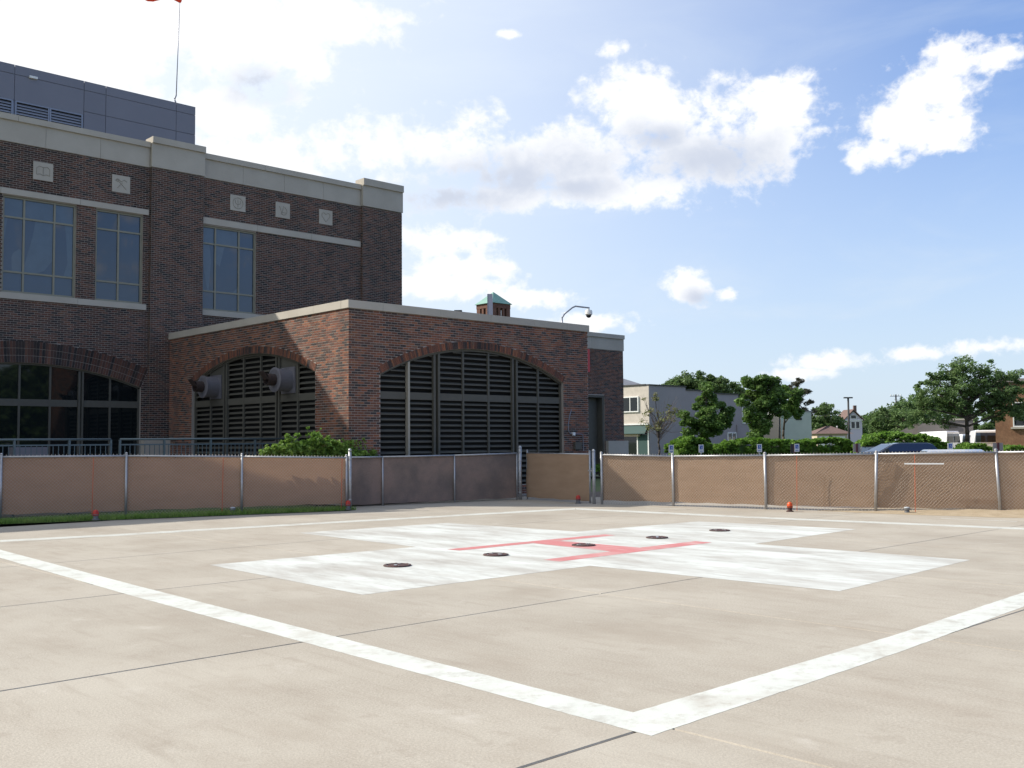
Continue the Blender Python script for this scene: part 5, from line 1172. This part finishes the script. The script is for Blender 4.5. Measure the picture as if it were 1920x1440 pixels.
# ================================================================ vehicles
def vehicle(o, ax, L, Wd, prof, gh, paint, label, wheels, wr=.32, name='parked_car', cat='car', group='cars in the lot', vwin=()):
    """prof: body side outline (x, z) ; gh: greenhouse outline; both extruded across with tumblehome"""
    F_ = Loc(o, ax); b = empty(name, o, label, cat, group); hw = Wd/2
    def ext(pts, w_of):
        mb = MB(); n = len(pts); V = []
        for s in (-1, 1):
            for x, z in pts: V.append(F_.P(x, s*w_of(z), z))
        Fc = [tuple(range(n)), tuple(range(2*n-1, n-1, -1))]+[(i, n+i, n+(i+1) % n, (i+1) % n) for i in range(n)]
        mb.add(V, Fc); return mb
    zb = max(z for _, z in prof); zr = max(z for _, z in gh)
    wf = lambda z: hw*(1-.06*max(0, (z-.55))) if z <= zb else hw*.96*(1-.20*(z-zb)/max(zr-zb, .01))
    body = ext(prof, wf).build('body', paint, b)
    md = body.modifiers.new('bevel', 'BEVEL'); md.width = .05; md.segments = 2; md.limit_method = 'ANGLE'
    cab = ext(gh, wf).build('roof_and_pillars', paint, b); md = cab.modifiers.new('bevel', 'BEVEL'); md.width = .04; md.segments = 2; md.limit_method = 'ANGLE'
    for pts in vwin:
        for s in (-1, 1):
            mb = MB(); V = [F_.P(x, s*(wf(z)+.006), z) for x, z in pts]; V2 = [F_.P(x, s*(wf(z)-.02), z) for x, z in pts]; n = len(pts)
            mb.add(V+V2, [tuple(range(n)), tuple(range(2*n-1, n-1, -1))]); mb.build('side_window', mGlass, b)
    for (x0, z0), (x1, z1), nm in ((gh[0], gh[1], 'windshield'), (gh[-2], gh[-1], 'rear_window')):
        d = Vector((z1-z0, -(x1-x0))).normalized()*.012; 
        if nm == 'windshield': d = -d
        d = Vector((abs(d.x)*(-1 if nm == 'windshield' else 1), abs(d.y)))
        a = .12; p = lambda t: (x0+(x1-x0)*t+d.x, z0+(z1-z0)*t+d.y); q0, q1 = p(a), p(1-a)
        mb = MB(); V = [F_.P(q0[0], -wf(q0[1])*.9, q0[1]), F_.P(q0[0], wf(q0[1])*.9, q0[1]), F_.P(q1[0], wf(q1[1])*.88, q1[1]), F_.P(q1[0], -wf(q1[1])*.88, q1[1])]
        mb.quad(*V); mb.build(nm, mGlass, b)
    for x in wheels:
        for s in (-1, 1):
            c1, c0 = F_.P(x, s*(hw+.01), wr), F_.P(x, s*(hw-.22), wr); mb = MB(); mb.tube(c0, c1, wr, n=20); w = mb.build('wheel', mDark, b)
            mb = MB(); mb.tube(c1, F_.P(x, s*(hw+.025), wr), wr*.6, wr*.5, 16); mb.build('rim', mGalv, w)
    xf = prof[0][0]
    for s in (-1, 1):
        mb = MB(); y = s*hw*.72; F_.box(mb, xf+.0-.02, xf+.08, y-.2, y+.2, .62, .76); mb.build('headlight', mClear, b)
        mb = MB(); F_.box(mb, L-.08, L+.02, y-.12, y+.12, .68, .90); mb.build('tail_light', mRedLens, b)
        mb = MB(); F_.box(mb, gh[0][0]+.35, gh[0][0]+.55, s*(hw+.02)-.07, s*(hw+.02)+.07, zb+.02, zb+.16); mb.build('wing_mirror', paint, b)
    return b
cp = lambda n, c, r=.25: M(n, c, None, rough=r, metal=.3, coat=1.0)
prof = [(0, .35), (0, .7), (.25, .84), (1.25, .94), (4.55, .98), (4.6, .6), (4.55, .3), (.1, .25)]
gh = [(1.0, .94), (1.95, 1.40), (2.3, 1.45), (3.9, 1.44), (4.2, 1.36), (4.5, .98)]
vw = [[(1.65, 1.0), (2.1, 1.33), (2.75, 1.37), (2.75, 1.0)], [(2.85, 1.0), (2.85, 1.37), (3.55, 1.36), (3.6, 1.0)], [(3.7, 1.0), (3.65, 1.36), (4.0, 1.33), (4.25, 1.0)]]
o = FWD*55+RT*((1597-960)/1902*55); vehicle((o.x, o.y, -.10), tuple((RT+FWD*.12).normalized()), 4.6, 1.78, prof, gh, cp('blue_car_paint', (.028, .038, .07)), 'dark blue wagon parked side-on behind the right fence', (.85, 3.65))
o = FWD*24.6+RT*((1817-960)/1902*24.6)
prof2 = [(0, .35), (0, .66), (.3, .80), (1.2, .90), (4.45, .93), (4.5, .6), (4.45, .3), (.1, .25)]; gh2 = [(1.0, .90), (1.85, 1.32), (2.2, 1.37), (3.1, 1.36), (3.6, 1.26), (4.1, .93)]
vehicle((o.x, o.y, -.05), tuple((FWD+RT*.25).normalized()), 4.5, 1.75, prof2, gh2, cp('silver_blue_paint', (.20, .23, .30)), 'silver-blue car just behind the right fence, only its roof showing', (.85, 3.6))
o = FWD*57+RT*((1638-960)/1902*57)
vehicle((o.x, o.y, -.14), tuple((FWD*.95+RT*.3).normalized()), 4.4, 1.74, [(x, z*.93) for x, z in prof2], [(x, z*.93) for x, z in gh2], cp('black_car_paint', (.012, .014, .02), .6), 'black car mostly hidden between the hedge and the dark blue wagon', (.85, 3.6))
# white vans, rear doors to us
vprof = [(0, .4), (0, .95), (.5, 1.1), (1.3, 1.2), (5.0, 1.2), (5.0, .4), (4.9, .3), (.1, .3)]; vgh = [(1.0, 1.2), (1.9, 2.1), (2.3, 2.25), (4.85, 2.30), (4.95, 2.2), (5.0, 1.2)]
mVan = M('white_van_paint', (.80, .80, .82), None, rough=.3, coat=.6)
for (x, d, tilt, sc_, lab) in ((1786, 86, .55, 1.0, 'white van left of the locust trunk'), (1822, 95, .35, .9, 'white van in the middle, partly behind the locust trunk'), (1846, 84, -.30, 1.02, 'white van right of the locust trunk, against the brick building')):
    ax = (-(FWD)+RT*tilt).normalized(); o = FWD*(d)+RT*((x-960)/1902*d)-ax*(-0)+FWD*0
    o = o-ax*5.0+Vector((0, 0, 0))
    o.z = -.02
    b = vehicle((o.x, o.y, o.z), tuple(ax), 5.0*sc_, 1.98*sc_, [(x_*sc_, z_*sc_) for x_, z_ in vprof], [(x_*sc_, z_*sc_) for x_, z_ in vgh], mVan, lab, (.9, 4.1), name='white_van', cat='van', group='white vans in the far lot', vwin=[[(1.7*sc_, 1.3*sc_), (2.1*sc_, 1.9*sc_), (2.7*sc_, 1.9*sc_), (2.7*sc_, 1.3*sc_)]])
    F_ = Loc((o.x, o.y, 0), tuple(ax)); xb = 5.0*sc_
    for s in (-1, 1): mb = MB(); y = s*.42*sc_; F_.box(mb, xb+.0, xb+.03, y-.33, y+.33, 1.35*sc_, 1.85*sc_); mb.build('rear_door_window', mGlassD, b)

# street the windows mirror, behind the viewer
o = (21.5, -30, 0); b = empty('white_house', o, 'white gabled house across the street, mirrored in the arched window', 'house'); Fg = Loc(o, (1, 0, 0))
mb = MB(); Fg.box(mb, 0, 6.5, -8, 0, -.1, 5.6); mb.build('wall', mWhite, b); mb = MB(); mb.prism([Fg.P(0, -.1, 5.6), Fg.P(6.5, -.1, 5.6), Fg.P(3.25, -.1, 9.2)], (0, -.3, 0)); mb.build('gable', mWhite, b)
mb = MB()
for xa, xb in ((-.4, 3.25), (6.9, 3.25)):
    V = [Fg.P(xa, .4, 5.3), Fg.P(xb, .4, 9.3), Fg.P(xb, -8, 9.3), Fg.P(xa, -8, 5.3)]; mb.hexa(V+[(x, y, z+.2) for x, y, z in V])
mb.build('roof', mBrownRoof, b)
for x0, x1, z0, z1 in ((1, 2, 3.3, 4.8), (4.3, 5.3, 3.3, 4.8), (2.8, 3.7, 6.2, 7.4), (1, 2, .8, 2.3)): mb = MB(); Fg.box(mb, x0, x1, 0, .04, z0, z1); mb.build('window', mGlassD, b)
for k, (x, y, h) in enumerate(((30.5, -27, 9.5), (35, -30, 11), (40, -26, 10), (16, -28, 9), (9, -31, 10), (46, -28, 11))):
    tree((x, y, 0), [(0, h-2.5, 0, 3.2, 3, 2.4), (-2, h*.5, 0, 2.4, 2.4, 2.2), (2, h*.5, 0, 2.4, 2.4, 2.2), (0, h*.3, 0, 3.2, 3, 1.8)], 'street tree mirrored in the windows, '+('nearest the white house on its right', 'second to the right of the white house', 'third to the right of the white house', 'just left of the white house', 'farthest left of the row', 'farthest right of the row')[k], mLeafFar, n=5200, size=.42, per=6, cr=.9, tr=.25, fork=2, seed=90+k, group='mirrored street trees')
